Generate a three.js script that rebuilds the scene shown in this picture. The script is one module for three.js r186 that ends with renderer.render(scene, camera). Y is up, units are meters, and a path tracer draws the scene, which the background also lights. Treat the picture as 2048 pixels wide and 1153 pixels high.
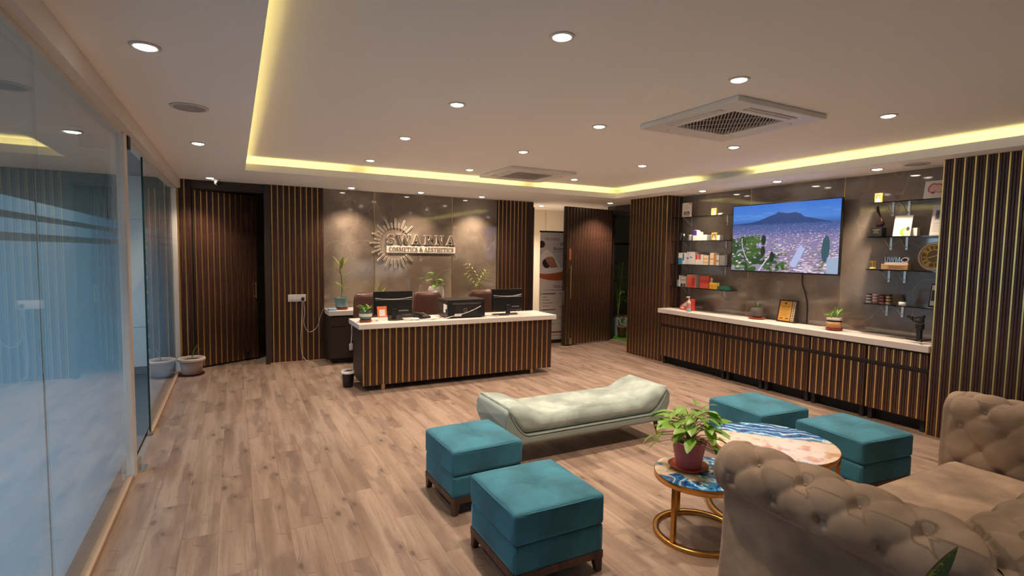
import * as THREE from 'three';
import { mergeGeometries, mergeVertices } from 'three/addons/utils/BufferGeometryUtils.js';
import { RoundedBoxGeometry } from 'three/addons/geometries/RoundedBoxGeometry.js';
import { TextGeometry } from 'three/addons/geometries/TextGeometry.js';
import { FontLoader } from 'three/addons/loaders/FontLoader.js';
import { RectAreaLightUniformsLib } from 'three/addons/lights/RectAreaLightUniformsLib.js';

// ------------------------------------------------------------------ camera, sky, exposure
const V3 = THREE.Vector3;
const scene = new THREE.Scene();
const FOCAL = 1054.53, CX = 1024, CY = 576.5, EYE = 1.67;
const depthAxis = new V3(468 - CX, 497 - CY, FOCAL).normalize();          // vanishing point of the room's depth
const acrossAxis = new V3(3030 - CX, 535 - CY, FOCAL).normalize();        // vanishing point of the room's width
acrossAxis.addScaledVector(depthAxis, -acrossAxis.dot(depthAxis)).normalize();
const upAxis = new V3().crossVectors(acrossAxis, depthAxis); if (upAxis.y > 0) upAxis.negate();
const toWorld = (x, y, z) => new V3(acrossAxis.x * x + acrossAxis.y * y + acrossAxis.z * z, upAxis.x * x + upAxis.y * y + upAxis.z * z, -(depthAxis.x * x + depthAxis.y * y + depthAxis.z * z));
const camera = new THREE.PerspectiveCamera(2 * Math.atan(CY / FOCAL) * 180 / Math.PI, 2048 / 1153, 0.05, 60);
camera.position.set(0, EYE, 0);
camera.quaternion.setFromRotationMatrix(new THREE.Matrix4().makeBasis(toWorld(1, 0, 0), toWorld(0, -1, 0), toWorld(0, 0, -1)));
// the point seen at photo pixel (u, v) on the plane axis = value
function at(u, v, axis, value) {
  const d = toWorld(u - CX, v - CY, FOCAL), p = camera.position, k = 'xyz'[axis], t = (value - p[k]) / d[k];
  return new V3(p.x + t * d.x, p.y + t * d.y, p.z + t * d.z);
}
scene.background = new THREE.Color(0.58, 0.77, 1.0);
scene.backgroundIntensity = 5.6;
const renderer = new THREE.WebGLRenderer({ antialias: true });
renderer.toneMapping = THREE.LinearToneMapping;
renderer.toneMappingExposure = 0.98;
renderer.shadowMap.enabled = true;
RectAreaLightUniformsLib.init();
const LAMP = new THREE.Color(1.0, 0.775, 0.57), LAMP_POWER = 12.5, COVE = new THREE.Color(1.0, 0.83, 0.27);

// ------------------------------------------------------------------ helpers
let seed = 7;
const rnd = () => { seed = (seed * 1664525 + 1013904223) >>> 0; return seed / 4294967296; };
const rr = (a, b) => a + (b - a) * rnd();
const taken = {};
const numbered = (n) => { taken[n] = (taken[n] ?? -1) + 1; return taken[n] ? n + '_' + String(taken[n]).padStart(3, '0') : n; };
function thing(name, label, category, pos = [0, 0, 0], turn = 0, group) {
  const o = new THREE.Group(); o.name = numbered(name); scene.add(o);
  o.position.set(...pos); o.rotation.y = turn; o.userData = { label, category };
  if (group) o.userData.group = group;
  return o;
}
function struct(name, label, category, pos = [0, 0, 0], turn = 0) { const o = thing(name, label, category, pos, turn); o.userData.kind = 'structure'; return o; }
const plain = (g) => { g = g.index ? g.toNonIndexed() : g; for (const k of Object.keys(g.attributes)) if (!['position', 'normal', 'uv'].includes(k)) g.deleteAttribute(k); return g; };
const join = (gs) => Array.isArray(gs) ? (gs.length === 1 ? gs[0] : mergeGeometries(gs.map(plain))) : gs;
function part(name, geo, mat, parent, pos, rot) {
  const m = new THREE.Mesh(join(geo), mat); m.name = name; parent.add(m);
  if (pos) m.position.set(...pos);
  if (rot) m.rotation.set(...rot);
  return m;
}
// uv in metres, laid on by the way each face points
function muv(g, su = 1, sv = su, ou = 0, ov = 0) {
  g = g.index ? g.toNonIndexed() : g;
  const p = g.attributes.position, n = g.attributes.normal, uv = new Float32Array(p.count * 2);
  for (let i = 0; i < p.count; i++) {
    const ax = Math.abs(n.getX(i)), ay = Math.abs(n.getY(i)), az = Math.abs(n.getZ(i));
    const [a, b] = ay >= ax && ay >= az ? [p.getX(i), p.getZ(i)] : ax > az ? [p.getZ(i), p.getY(i)] : [p.getX(i), p.getY(i)];
    uv[2 * i] = a / su + ou; uv[2 * i + 1] = b / sv + ov;
  }
  g.setAttribute('uv', new THREE.BufferAttribute(uv, 2)); return g;
}
const box = (x0, x1, y0, y1, z0, z1) => new THREE.BoxGeometry(x1 - x0, y1 - y0, z1 - z0).translate((x0 + x1) / 2, (y0 + y1) / 2, (z0 + z1) / 2);
const rbox = (x0, x1, y0, y1, z0, z1, r = 0.004, s = 2) => new RoundedBoxGeometry(x1 - x0, y1 - y0, z1 - z0, s, Math.min(r, (x1 - x0) / 2.01, (y1 - y0) / 2.01, (z1 - z0) / 2.01)).translate((x0 + x1) / 2, (y0 + y1) / 2, (z0 + z1) / 2);
const cyl = (r0, r1, h, seg = 24) => new THREE.CylinderGeometry(r1, r0, h, seg).translate(0, h / 2, 0);      // r0 below, r1 above, standing on y = 0
const lathe = (pts, seg = 36) => new THREE.LatheGeometry(pts.map(([x, y]) => new THREE.Vector2(x, y)), seg);
const tube = (pts, r, n = 24, rs = 6) => new THREE.TubeGeometry(new THREE.CatmullRomCurve3(pts.map((p) => Array.isArray(p) ? new V3(...p) : p)), n, r, rs);
// a box with soft round edges and a subdivided skin, pushed about by bump(x, y, z) => [dx, dy, dz]
function softBox(w, h, d, r, seg, bump) {
  let g = new THREE.BoxGeometry(w, h, d, seg, Math.max(4, Math.round(seg * h / w)), Math.max(4, Math.round(seg * d / w)));
  g.deleteAttribute('uv'); g.deleteAttribute('normal'); g = mergeVertices(g, 1e-5);
  const p = g.attributes.position, a = new V3(), b = new V3();
  for (let i = 0; i < p.count; i++) {
    a.fromBufferAttribute(p, i);
    b.set(THREE.MathUtils.clamp(a.x, -w / 2 + r, w / 2 - r), THREE.MathUtils.clamp(a.y, -h / 2 + r, h / 2 - r), THREE.MathUtils.clamp(a.z, -d / 2 + r, d / 2 - r));
    a.sub(b); const l = a.length(); if (l > 1e-9) a.multiplyScalar(r / l); a.add(b);
    if (bump) { const q = bump(a.x, a.y, a.z); a.x += q[0]; a.y += q[1]; a.z += q[2]; }
    p.setXYZ(i, a.x, a.y, a.z);
  }
  g.computeVertexNormals();
  return muv(g, 1);
}
// a closed or open grid surface from f(i / n, j / m) => [x, y, z]
function grid(n, m, f, closeJ = false) {
  const pos = [], idx = [];
  for (let i = 0; i <= n; i++) for (let j = 0; j <= m; j++) pos.push(...f(i / n, j / m));
  for (let i = 0; i < n; i++) for (let j = 0; j < m; j++) { const a = i * (m + 1) + j, b = a + m + 1; idx.push(a, b, a + 1, a + 1, b, b + 1); }
  let g = new THREE.BufferGeometry(); g.setAttribute('position', new THREE.Float32BufferAttribute(pos, 3)); g.setIndex(idx);
  if (closeJ) g = mergeVertices(g, 1e-5);
  g.computeVertexNormals();
  return g;
}
function extrudeShape(pts, depth, bevel = 0, holes = []) {
  const s = pts instanceof THREE.Shape ? pts : new THREE.Shape(pts.map(([x, y]) => new THREE.Vector2(x, y)));
  s.holes.push(...holes);
  return new THREE.ExtrudeGeometry(s, { depth, bevelEnabled: bevel > 0, bevelSize: bevel, bevelThickness: bevel, bevelSegments: 2, curveSegments: 16 });
}

// ------------------------------------------------------------------ noise and textures
const hash = (x, y, s) => { let h = (x * 374761393 + y * 668265263 + s * 2246822519) | 0; h = Math.imul(h ^ (h >>> 13), 1274126177); return ((h ^ (h >>> 16)) >>> 0) / 4294967296; };
function vnoise(x, y, s, px = 0, py = 0) {        // value noise, with period px, py when given
  const ix = Math.floor(x), iy = Math.floor(y), fx = x - ix, fy = y - iy, u = fx * fx * (3 - 2 * fx), v = fy * fy * (3 - 2 * fy);
  const w = (a, p) => p ? ((a % p) + p) % p : a;
  const a = hash(w(ix, px), w(iy, py), s), b = hash(w(ix + 1, px), w(iy, py), s), c = hash(w(ix, px), w(iy + 1, py), s), d = hash(w(ix + 1, px), w(iy + 1, py), s);
  return a + (b - a) * u + (c - a) * v + (a - b - c + d) * u * v;
}
function fbm(x, y, s, px, py, oct = 4) { let t = 0, a = 0.5; for (let i = 0; i < oct; i++) { t += a * vnoise(x, y, s + i, px, py); x *= 2; y *= 2; px *= 2; py *= 2; a *= 0.5; } return t; }
function texture(W, H, f, srgb = true) {
  const d = new Uint8Array(W * H * 4);
  for (let j = 0; j < H; j++) for (let i = 0; i < W; i++) {
    const c = f(i / W, j / H), k = (j * W + i) * 4;
    d[k] = Math.max(0, Math.min(255, c[0])); d[k + 1] = Math.max(0, Math.min(255, c[1])); d[k + 2] = Math.max(0, Math.min(255, c[2])); d[k + 3] = 255;
  }
  const t = new THREE.DataTexture(d, W, H); t.wrapS = t.wrapT = THREE.RepeatWrapping; t.magFilter = THREE.LinearFilter; t.minFilter = THREE.LinearMipmapLinearFilter; t.generateMipmaps = true;
  if (srgb) t.colorSpace = THREE.SRGBColorSpace;
  t.needsUpdate = true; return t;
}
const mix = (a, b, t) => a.map((x, i) => x + (b[i] - x) * t), sm = THREE.MathUtils.smoothstep;
// oak-look vinyl plank: tile 1.2 m across the grain, 2.4 m along it
const knots = Array.from({ length: 15 }, () => [rnd(), rnd(), rr(0.012, 0.032)]), cracks = Array.from({ length: 30 }, () => [rnd(), rnd(), rr(0.02, 0.05), rr(-0.5, 0.5)]);
const oakMap = texture(1024, 1024, (u, v) => {
  let wx = 0, dark = 0;
  for (const [ku, kv, r] of knots) {
    let dx = Math.abs(u - ku); dx = Math.min(dx, 1 - dx) * 1.2; let dy = Math.abs(v - kv); dy = Math.min(dy, 1 - dy) * 2.4;
    const q = Math.hypot(dx * 1.2, dy * 0.55); if (q < r * 4) { dark = Math.max(dark, sm(1 - q / (r * 1.1), 0, 0.7) * 0.85, sm(1 - q / (r * 3.4), 0, 1) * 0.34); wx += (1 - sm(q, 0, r * 4)) * 0.02; }
  }
  for (const [ku, kv, l, tilt] of cracks) {
    let dx = u - ku; dx -= Math.round(dx); dx *= 1.2; let dy = v - kv; dy -= Math.round(dy); dy *= 2.4; dy -= dx * tilt + 0.008 * Math.sin(dx * 90);
    if (Math.abs(dx) < l) dark = Math.max(dark, (1 - sm(Math.abs(dy), 0.002, 0.007)) * (1 - Math.abs(dx) / l) * 0.6);
  }
  const g1 = fbm((u + wx) * 96, v * 6, 11, 96, 6, 3), g2 = fbm((u + wx) * 22, v * 4, 21, 22, 4, 4), g3 = fbm(u * 8, v * 3, 31, 8, 3, 3), pore = vnoise(u * 512, v * 30, 41, 512, 30);
  let c = mix([178, 156, 141], [142, 118, 104], Math.min(1, Math.max(0, (g2 - 0.28) * 1.9)));
  c = mix(c, [128, 104, 92], sm(g1, 0.52, 0.75) * 0.4); c = mix(c, [186, 168, 154], sm(g3, 0.5, 0.75) * 0.4); c = mix(c, [126, 106, 98], sm(fbm(u * 14, v * 7, 37, 14, 7, 4), 0.5, 0.66) * 0.5);
  if (pore > 0.8) c = mix(c, [112, 90, 78], 0.25);
  return mix(c, [80, 64, 58], dark * 0.72);
});
// dark walnut laminate, grain along v, 0.5 m by 2 m
const walnutMap = texture(512, 512, (u, v) => {
  const a = fbm(u * 64, v * 5, 51, 64, 5, 3), b = fbm(u * 14, v * 4, 61, 14, 4, 3), p = vnoise(u * 256, v * 20, 71, 256, 20);
  let c = mix([96, 62, 50], [60, 39, 32], sm(b, 0.25, 0.65)); c = mix(c, [118, 80, 64], sm(a, 0.5, 0.8) * 0.45); if (p > 0.76) c = mix(c, [38, 24, 20], 0.5); return c;
});
// polished stone slab, 2.6 m by 2.6 m, veins with their own outline
const slabMap = texture(1024, 1024, (u, v) => {
  const w1 = fbm(u * 4, v * 4, 81, 4, 4, 4) - 0.45, w2 = fbm(u * 4 + 0.5, v * 4, 91, 4, 4, 4) - 0.45, cl = fbm(u * 5, v * 5, 101, 5, 5, 5), fine = vnoise(u * 400, v * 400, 5, 400, 400);
  let c = mix([112, 99, 89], [152, 138, 124], sm(cl, 0.3, 0.62)); c = c.map((x) => x + (fine - 0.5) * 8);
  const vein = (a, wdt, k, col) => { const d = Math.abs(a - Math.round(a)); c = mix(c, col, (1 - sm(d, 0, wdt)) * k); };
  const gate = sm(fbm(u * 3, v * 3, 121, 3, 3, 3), 0.4, 0.6);
  vein(u * 2 + v * 1 + w1 * 3.2, 0.018, 0.5 * gate, [196, 182, 166]);
  vein(u * 1 - v * 2 + w2 * 3.6 + 0.3, 0.02, 0.45 * (1 - gate), [188, 174, 158]);
  vein(u * 2 + v * 2 - w2 * 2.8 + 0.6, 0.028, 0.4 * gate, [104, 80, 64]);
  return c;
});
const fuzz = texture(256, 256, (u, v) => { const n = 128 + (vnoise(u * 128, v * 128, 3, 128, 128) - 0.5) * 200; return [n, n, n]; }, false);
const napMap = texture(256, 256, (u, v) => { const n = 205 + (fbm(u * 6, v * 6, 7, 6, 6, 4) - 0.47) * 130; return [n, n, n]; });
const leather = texture(256, 256, (u, v) => { const n = 90 + 150 * fbm(u * 60, v * 60, 15, 60, 60, 3); return [n, n, n]; }, false);
const resin = (a, seedN, big) => texture(512, 512, (u, v) => {
  const x = u - 0.5, y = v - 0.5, w = fbm(u * 4, v * 4, seedN, 0, 0, 4) - 0.47, w2 = fbm(u * 9, v * 9, seedN + 9, 0, 0, 4) - 0.47;
  const s = x * Math.cos(a) + y * Math.sin(a) + w * (big ? 0.18 : 0.9);
  const cream = mix([236, 216, 196], [206, 160, 128], sm(fbm(u * 14, v * 14, seedN + 20, 0, 0, 4), 0.5, 0.72));
  const f = Math.sin(big ? s * 80 + w2 * 9 : s * 24 + w2 * 10); let blue = mix([22, 104, 178], [60, 160, 214], f * 0.5 + 0.5);
  if (f > 0.82) blue = [216, 226, 230]; else if (f < -0.86) blue = [18, 50, 112];
  const edge = big ? Math.max(sm(s, 0.13, 0.17), sm(-s, 0.36, 0.4)) : 1 - sm(fbm(u * 3.2, v * 3.2, seedN + 40, 0, 0, 3), 0.47, 0.53);
  return mix(cream, blue, edge);
});
function canvas(w, h, draw) {
  const c = document.createElement('canvas'); c.width = w; c.height = h; draw(c.getContext('2d'), w, h);
  const t = new THREE.CanvasTexture(c); t.colorSpace = THREE.SRGBColorSpace; return t;
}
const lin = (r, g, b) => new THREE.Color().setRGB(r, g, b);
const std = (color, roughness = 0.6, metalness = 0, more = {}) => new THREE.MeshStandardMaterial({ color, roughness, metalness, ...more });
const phys = (o) => new THREE.MeshPhysicalMaterial(o);
const M = {
  ceiling: std(lin(0.90, 0.875, 0.86), 0.9, 0, { bumpMap: fuzz, bumpScale: 0.0003 }),
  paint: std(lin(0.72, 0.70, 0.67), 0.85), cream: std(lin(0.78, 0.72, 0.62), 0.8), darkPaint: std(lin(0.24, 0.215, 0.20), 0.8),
  walnut: std(0xffffff, 0.42, 0, { map: walnutMap, bumpMap: walnutMap, bumpScale: 0.0006 }),
  frameWood: std(lin(0.035, 0.022, 0.018), 0.5), gold: std(lin(0.80, 0.55, 0.19), 0.32, 1), brass: std(lin(0.70, 0.50, 0.22), 0.3, 1),
  slab: phys({ map: slabMap, roughness: 0.05, ior: 1.8 }),
  white: std(lin(0.76, 0.70, 0.66), 0.35), whitePlastic: std(lin(0.72, 0.70, 0.68), 0.4), black: std(lin(0.012, 0.012, 0.013), 0.35), blackMatt: std(lin(0.016, 0.015, 0.015), 0.7),
  signMetal: std(lin(0.86, 0.78, 0.68), 0.4, 0.25), signFace: std(lin(0.42, 0.33, 0.25), 0.22, 0.75), chrome: std(lin(0.82, 0.78, 0.74), 0.16, 1), steel: std(lin(0.6, 0.6, 0.6), 0.3, 1), aluminium: std(lin(0.66, 0.62, 0.58), 0.45, 0.4), grey: std(lin(0.2, 0.2, 0.2), 0.6),
  pane: phys({ color: lin(0.93, 0.97, 0.96), roughness: 0, transmission: 1, thickness: 0, ior: 1.52 }),
  shelfGlass: phys({ color: lin(0.95, 0.98, 0.97), roughness: 0.02, transmission: 1, thickness: 0.01, ior: 1.5, attenuationColor: lin(0.35, 0.75, 0.6), attenuationDistance: 0.25 }),
  glassEdge: std(lin(0.01, 0.05, 0.045), 0.15),
  film: phys({ color: lin(0.60, 0.74, 0.82), roughness: 1, transmission: 0.85, thickness: 0, specularIntensity: 0.2 }),
  teal: phys({ color: lin(0.05, 0.25, 0.37), map: napMap, roughness: 0.85, sheen: 1, sheenColor: lin(0.38, 0.60, 0.74), sheenRoughness: 0.5, bumpMap: fuzz, bumpScale: 0.0006 }),
  mint: phys({ color: lin(0.48, 0.585, 0.56), map: napMap, roughness: 0.85, sheen: 0.6, sheenColor: lin(0.6, 0.66, 0.6), sheenRoughness: 0.5, bumpMap: fuzz, bumpScale: 0.0006 }),
  taupe: phys({ color: lin(0.50, 0.365, 0.268), map: napMap, roughness: 0.85, sheen: 0.8, sheenColor: lin(0.55, 0.43, 0.34), sheenRoughness: 0.5, bumpMap: fuzz, bumpScale: 0.0006 }),
  brownLeather: std(lin(0.085, 0.032, 0.022), 0.38, 0, { bumpMap: leather, bumpScale: 0.0008 }),
  legWood: std(0xffffff, 0.45, 0, { map: walnutMap }), copper: std(lin(0.8, 0.42, 0.3), 0.25, 1), tableGold: std(lin(0.62, 0.33, 0.09), 0.25, 1),
  terracotta: std(lin(0.44, 0.09, 0.04), 0.55), soil: std(lin(0.03, 0.018, 0.012), 1), pinkPot: std(lin(0.50, 0.12, 0.13), 0.5), whitePot: std(lin(0.72, 0.66, 0.6), 0.4), tealPot: std(lin(0.16, 0.28, 0.28), 0.25),
  greenPot: std(lin(0.06, 0.12, 0.085), 0.3), greyPot: std(lin(0.10, 0.09, 0.085), 0.7), tanPot: std(lin(0.48, 0.24, 0.09), 0.6), greyPlastic: std(lin(0.42, 0.32, 0.29), 0.6),
  leaf: phys({ color: lin(0.16, 0.34, 0.03), roughness: 0.42, transmission: 0.25, thickness: 0 }), leafDeep: phys({ color: lin(0.05, 0.16, 0.025), roughness: 0.45, transmission: 0.2, thickness: 0 }),
  leafPale: phys({ color: lin(0.34, 0.40, 0.06), roughness: 0.5, transmission: 0.25, thickness: 0 }), stem: std(lin(0.20, 0.26, 0.06), 0.6), grass: std(lin(0.06, 0.20, 0.02), 0.9),
  orange: std(lin(0.78, 0.20, 0.06), 0.5), paper: std(lin(0.8, 0.77, 0.73), 0.7), red: std(lin(0.6, 0.07, 0.05), 0.45), pale: std(lin(0.62, 0.58, 0.54), 0.5), blue: std(lin(0.05, 0.25, 0.5), 0.5), violet: std(lin(0.12, 0.06, 0.36), 0.5),
  yellow: std(lin(0.75, 0.50, 0.06), 0.35), skyBlue: std(lin(0.18, 0.48, 0.75), 0.5), jade: std(lin(0.02, 0.16, 0.11), 0.4), skirting: std(lin(0.46, 0.30, 0.20), 0.55), frameWhite: std(lin(0.70, 0.64, 0.60), 0.5),
};
const font = { bold: await new FontLoader().loadAsync('fonts/droid/droid_serif_bold.typeface.json'), sans: await new FontLoader().loadAsync('fonts/droid/droid_sans_bold.typeface.json') };

// ------------------------------------------------------------------ the room
const XL = -0.69, XR = 6.22, ZB = -8.35, ZF = 2.3, SOF = 2.58, TOP = 2.74;
const TR = { x0: 0.13, x1: 5.56, z0: -6.95, z1: 1.5 };   // edge of the ceiling tray
{ // floor: each plank a piece of its own where it is in view
  const fl = struct('floor', 'grey-brown oak-look plank floor of the lobby', 'floor');
  part('subfloor', muv(box(XL - 0.03, XR + 0.3, -0.12, -0.009, -9.7, ZF)), M.darkPaint, fl);
  const tones = [[1, 1, 1], [0.96, 0.955, 0.95], [1.03, 1.025, 1.02], [0.98, 0.97, 0.96], [0.93, 0.925, 0.925]].map((c) => std(lin(0.78 * c[0], 0.78 * c[1], 0.78 * c[2]), 0.42, 0, { map: oakMap, bumpMap: oakMap, bumpScale: 0.0006 }));
  const W = 0.187, L = 1.32, geos = Array.from({ length: 14 }, () => {
    const g = muv(new THREE.BoxGeometry(W - 0.0009, 0.009, L - 0.0009, 1, 1, 1).translate(0, -0.0045, 0), 1.2, 2.4, rnd(), rnd()); return g;
  });
  for (let i = 0, x = XL + 0.02; x < 6.5; i++, x += W) {
    const off = ((i * 0.37) % 1) * L;
    for (let z = -9.7 + off - L; z < -1.5; z += L) {
      if (z < -9.9 || (z + L < ZB - 0.02 && x < 4.6)) continue;
      part('plank', geos[Math.floor(rnd() * geos.length)], tones[Math.floor(rnd() * tones.length)], fl, [x + W / 2, 0, z + L / 2]);
    }
  }
  const rest = part('plank_field', muv(box(XL, XR, -0.009, -0.0004, -1.6, ZF), 1.2, 2.4), tones[0], fl); rest.userData.kind = 'stuff';
}
{ // ceiling: lower soffit all round, a raised tray with a lit cove
  const c = struct('ceiling', 'white ceiling with a raised tray and a cove around it', 'ceiling');
  part('tray_panel', muv(box(XL - 0.3, 10.3, TOP, TOP + 0.1, -11.8, ZF + 0.2)), M.ceiling, c);
  const T = 0.16;
  part('soffit', [box(XL - 0.07, TR.x0 - 0.02, SOF, SOF + 0.02, -9.8, ZF), box(TR.x1 + 0.02, 8.5, SOF, SOF + 0.02, -9.8, ZF), box(TR.x0 - 0.02, TR.x1 + 0.02, SOF, SOF + 0.02, -9.8, TR.z0 - 0.02), box(TR.x0 - 0.02, TR.x1 + 0.02, SOF, SOF + 0.02, TR.z1 + 0.02, ZF)].map((g) => muv(g)), M.ceiling, c);
  part('cove_lip', [box(TR.x0 - 0.02, TR.x0, SOF, 2.66, TR.z0, TR.z1), box(TR.x1, TR.x1 + 0.02, SOF, 2.66, TR.z0, TR.z1), box(TR.x0 - 0.02, TR.x1 + 0.02, SOF, 2.66, TR.z0 - 0.02, TR.z0), box(TR.x0 - 0.02, TR.x1 + 0.02, SOF, 2.66, TR.z1, TR.z1 + 0.02)].map((g) => muv(g)), M.ceiling, c);
  part('cove_back', [box(TR.x0 - T - 0.02, TR.x0 - T, SOF + 0.02, TOP, TR.z0 - T, TR.z1 + T), box(TR.x1 + T, TR.x1 + T + 0.02, SOF + 0.02, TOP, TR.z0 - T, TR.z1 + T), box(TR.x0 - T, TR.x1 + T, SOF + 0.02, TOP, TR.z0 - T - 0.02, TR.z0 - T), box(TR.x0 - T, TR.x1 + T, SOF + 0.02, TOP, TR.z1 + T, TR.z1 + T + 0.02)].map((g) => muv(g)), M.ceiling, c);
}
{ // light strips lying in the cove, one per run; each is a lamp
  const strip = (x0, x1, z0, z1, label) => {
    const t = thing('light_strip', label, 'light strip', [(x0 + x1) / 2, SOF + 0.021, (z0 + z1) / 2], 0, 'yellow light strips lying in the ceiling cove');
    const w = x1 - x0, d = z1 - z0, l = Math.max(w, d);
    part('tape', box(-w / 2, w / 2, 0, 0.004, -d / 2, d / 2), M.whitePlastic, t);
    part('diffuser', box(-w / 2, w / 2, 0.004, 0.012, -d / 2, d / 2), std(0x222222, 0.6, 0, { emissive: COVE, emissiveIntensity: 2 }), t);
    const a = new THREE.RectAreaLight(COVE, 11, w, d); a.position.y = 0.016; a.rotation.x = Math.PI / 2; t.add(a);
  };
  const lb = 'yellow light strip lying along the cove above the sign wall', lr = 'yellow light strip in the cove above the display shelves', ll = 'yellow light strip in the cove along the glass partition';
  strip(0.05, 1.35, -7.045, -7.015, lb); strip(1.55, 3.9, -7.045, -7.015, lb); strip(4.1, 5.6, -7.045, -7.015, lb);
  strip(5.63, 5.66, -6.9, -5.3, lr); strip(5.63, 5.66, -4.45, 1.4, lr); strip(0.03, 0.06, -6.95, 1.4, ll);
}
// fluted walnut cladding with brass strips between the slats; local x runs along it, local z points out
const PITCH = 0.078, slatShapes = {}, stripShapes = {};
function slatGeo(h, w) {
  const k = h.toFixed(3) + w.toFixed(4);
  if (!slatShapes[k]) {
    const n = 3, r = w / n, pts = [[0, -0.012]];
    for (let i = 0; i < n; i++) pts.push([i * r, 0.001], [i * r + 0.004, 0.009], [(i + 1) * r - 0.004, 0.009]);
    pts.push([w, 0.001], [w, -0.012]);
    slatShapes[k] = muv(extrudeShape(pts.map(([x, z]) => [x, -z]), h).rotateX(-Math.PI / 2), 0.5, 2);
  }
  return slatShapes[k];
}
const stripGeo = (h) => stripShapes[h.toFixed(3)] ??= box(-0.0055, 0.0055, 0, h, -0.008, 0.005);
function cladding(parent, x0, width, y0, h, z = 0, lead = 0.5) {
  const n = Math.max(1, Math.round(width / PITCH)), p = width / n;
  for (let i = 0; i < n; i++) {
    part('brass_strip', stripGeo(h), M.gold, parent, [x0 + 0.0055 + i * p, y0, z]);
    part('slat', slatGeo(h, p - 0.012), M.walnut, parent, [x0 + 0.0115 + i * p, y0, z]);
  }
}
{ // back wall: solid cores, three polished slabs, two brass joints
  const w = struct('wall_back', 'back wall of the lobby faced with polished stone slabs', 'wall');
  part('core', [box(-0.9, -0.5, 0, TOP, ZB - 0.16, ZB), box(-0.5, 0.40, 2.46, TOP, ZB - 0.16, ZB), box(0.47, 4.80, 0, TOP, ZB - 0.16, ZB - 0.021)].map((g) => muv(g)), M.frameWood, w);
  const xs = [1.185, 1.95, 3.25, 4.085];
  for (let i = 0; i < 3; i++) part('stone_slab', muv(rbox(xs[i] + (i ? 0.006 : 0), xs[i + 1] - (i < 2 ? 0.006 : 0), 0, SOF, ZB - 0.02, ZB, 0.002, 1), 2.6, 2.6, i * 0.31, i * 0.17), M.slab, w);
  for (const x of [xs[1], xs[2]]) part('brass_joint', box(x - 0.006, x + 0.006, 0, SOF, ZB - 0.015, ZB + 0.001), M.brass, w);
}
{ // room behind the dark door, and the alcove with cream walls behind the wide opening
  const w = struct('wall_passage', 'unlit passage behind the slatted door', 'wall');
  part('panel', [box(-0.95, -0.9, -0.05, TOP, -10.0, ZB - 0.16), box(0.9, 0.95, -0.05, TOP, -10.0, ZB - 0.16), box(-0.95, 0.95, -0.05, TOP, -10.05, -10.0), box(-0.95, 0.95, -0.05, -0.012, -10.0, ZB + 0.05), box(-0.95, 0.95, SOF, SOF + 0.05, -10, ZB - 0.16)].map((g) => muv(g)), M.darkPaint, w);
  const a = struct('wall_alcove', 'cream wall of the alcove behind the roll-up banner', 'wall');
  part('core', muv(box(4.6, 6.455, -0.1, TOP, -9.9, -9.76)), M.cream, a); part('panel', muv(box(4.6, 5.90, 0, SOF, -9.75, -9.70)), M.cream, a); part('panel', muv(box(5.905, 6.455, 0, SOF, -9.70, -9.66)), M.cream, a);
  part('panel', muv(box(4.72, 4.77, 0, SOF, -9.7, ZB - 0.16)), M.cream, a);
}
{ // right wall, polished slabs between the column and the slatted panel
  const w = struct('wall_right', 'right wall faced with polished grey-brown stone slabs', 'wall');
  part('core', muv(box(XR + 0.02, XR + 0.2, 0, TOP, -6.95, ZF)), M.frameWood, w);
  const zs = [-6.12, -4.88, -3.64, -2.515];
  for (let i = 0; i < 3; i++) part('stone_slab', muv(rbox(XR, XR + 0.02, 0, SOF, zs[i] + (i ? 0.004 : 0), zs[i + 1] - (i < 2 ? 0.004 : 0), 0.002, 1), 2.6, 2.6, 0.2 + i * 0.37, 0.4 + i * 0.23), M.slab, w);
  for (const z of [zs[1], zs[2]]) part('brass_joint', box(XR - 0.001, XR + 0.015, 0, SOF, z - 0.004, z + 0.004), M.brass, w);
}
{ // wall behind the camera with two low windows
  const w = struct('wall_rear', 'plain painted wall behind the seating', 'wall');
  part('plaster', [box(-3.6, 2.72, 0, TOP, ZF, ZF + 0.15), box(3.53, 5.62, 0, TOP, ZF, ZF + 0.15), box(6.4, 6.5, 0, TOP, ZF, ZF + 0.15), box(2.72, 6.4, 0, 0.3, ZF, ZF + 0.15), box(2.72, 6.4, 0.70, TOP, ZF, ZF + 0.15)].map((g) => muv(g)), M.paint, w);
  [[2.72, 3.53], [5.62, 6.4]].forEach(([a, b], i) => {
    const g = struct('window_' + (i + 1), 'low daylight window in the wall behind the seating', 'window', [(a + b) / 2, 0.3, ZF + 0.07]);
    part('window_frame', [box(-(b - a) / 2, (b - a) / 2, 0, 0.03, -0.02, 0.02), box(-(b - a) / 2, (b - a) / 2, 0.37, 0.4, -0.02, 0.02), box(-(b - a) / 2, -(b - a) / 2 + 0.03, 0.03, 0.37, -0.02, 0.02), box((b - a) / 2 - 0.03, (b - a) / 2, 0.03, 0.37, -0.02, 0.02)], M.aluminium, g);
    part('pane', box(-(b - a) / 2 + 0.03, (b - a) / 2 - 0.03, 0.03, 0.37, -0.003, 0.003), M.pane, g);
  });
}
{ const g = struct('ground', 'grey paved ground outside the windows', 'ground'); part('paving', muv(box(-30, 30, -0.5, -0.3, -30, 30)), std(lin(0.10, 0.10, 0.10), 0.9), g); }
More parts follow.
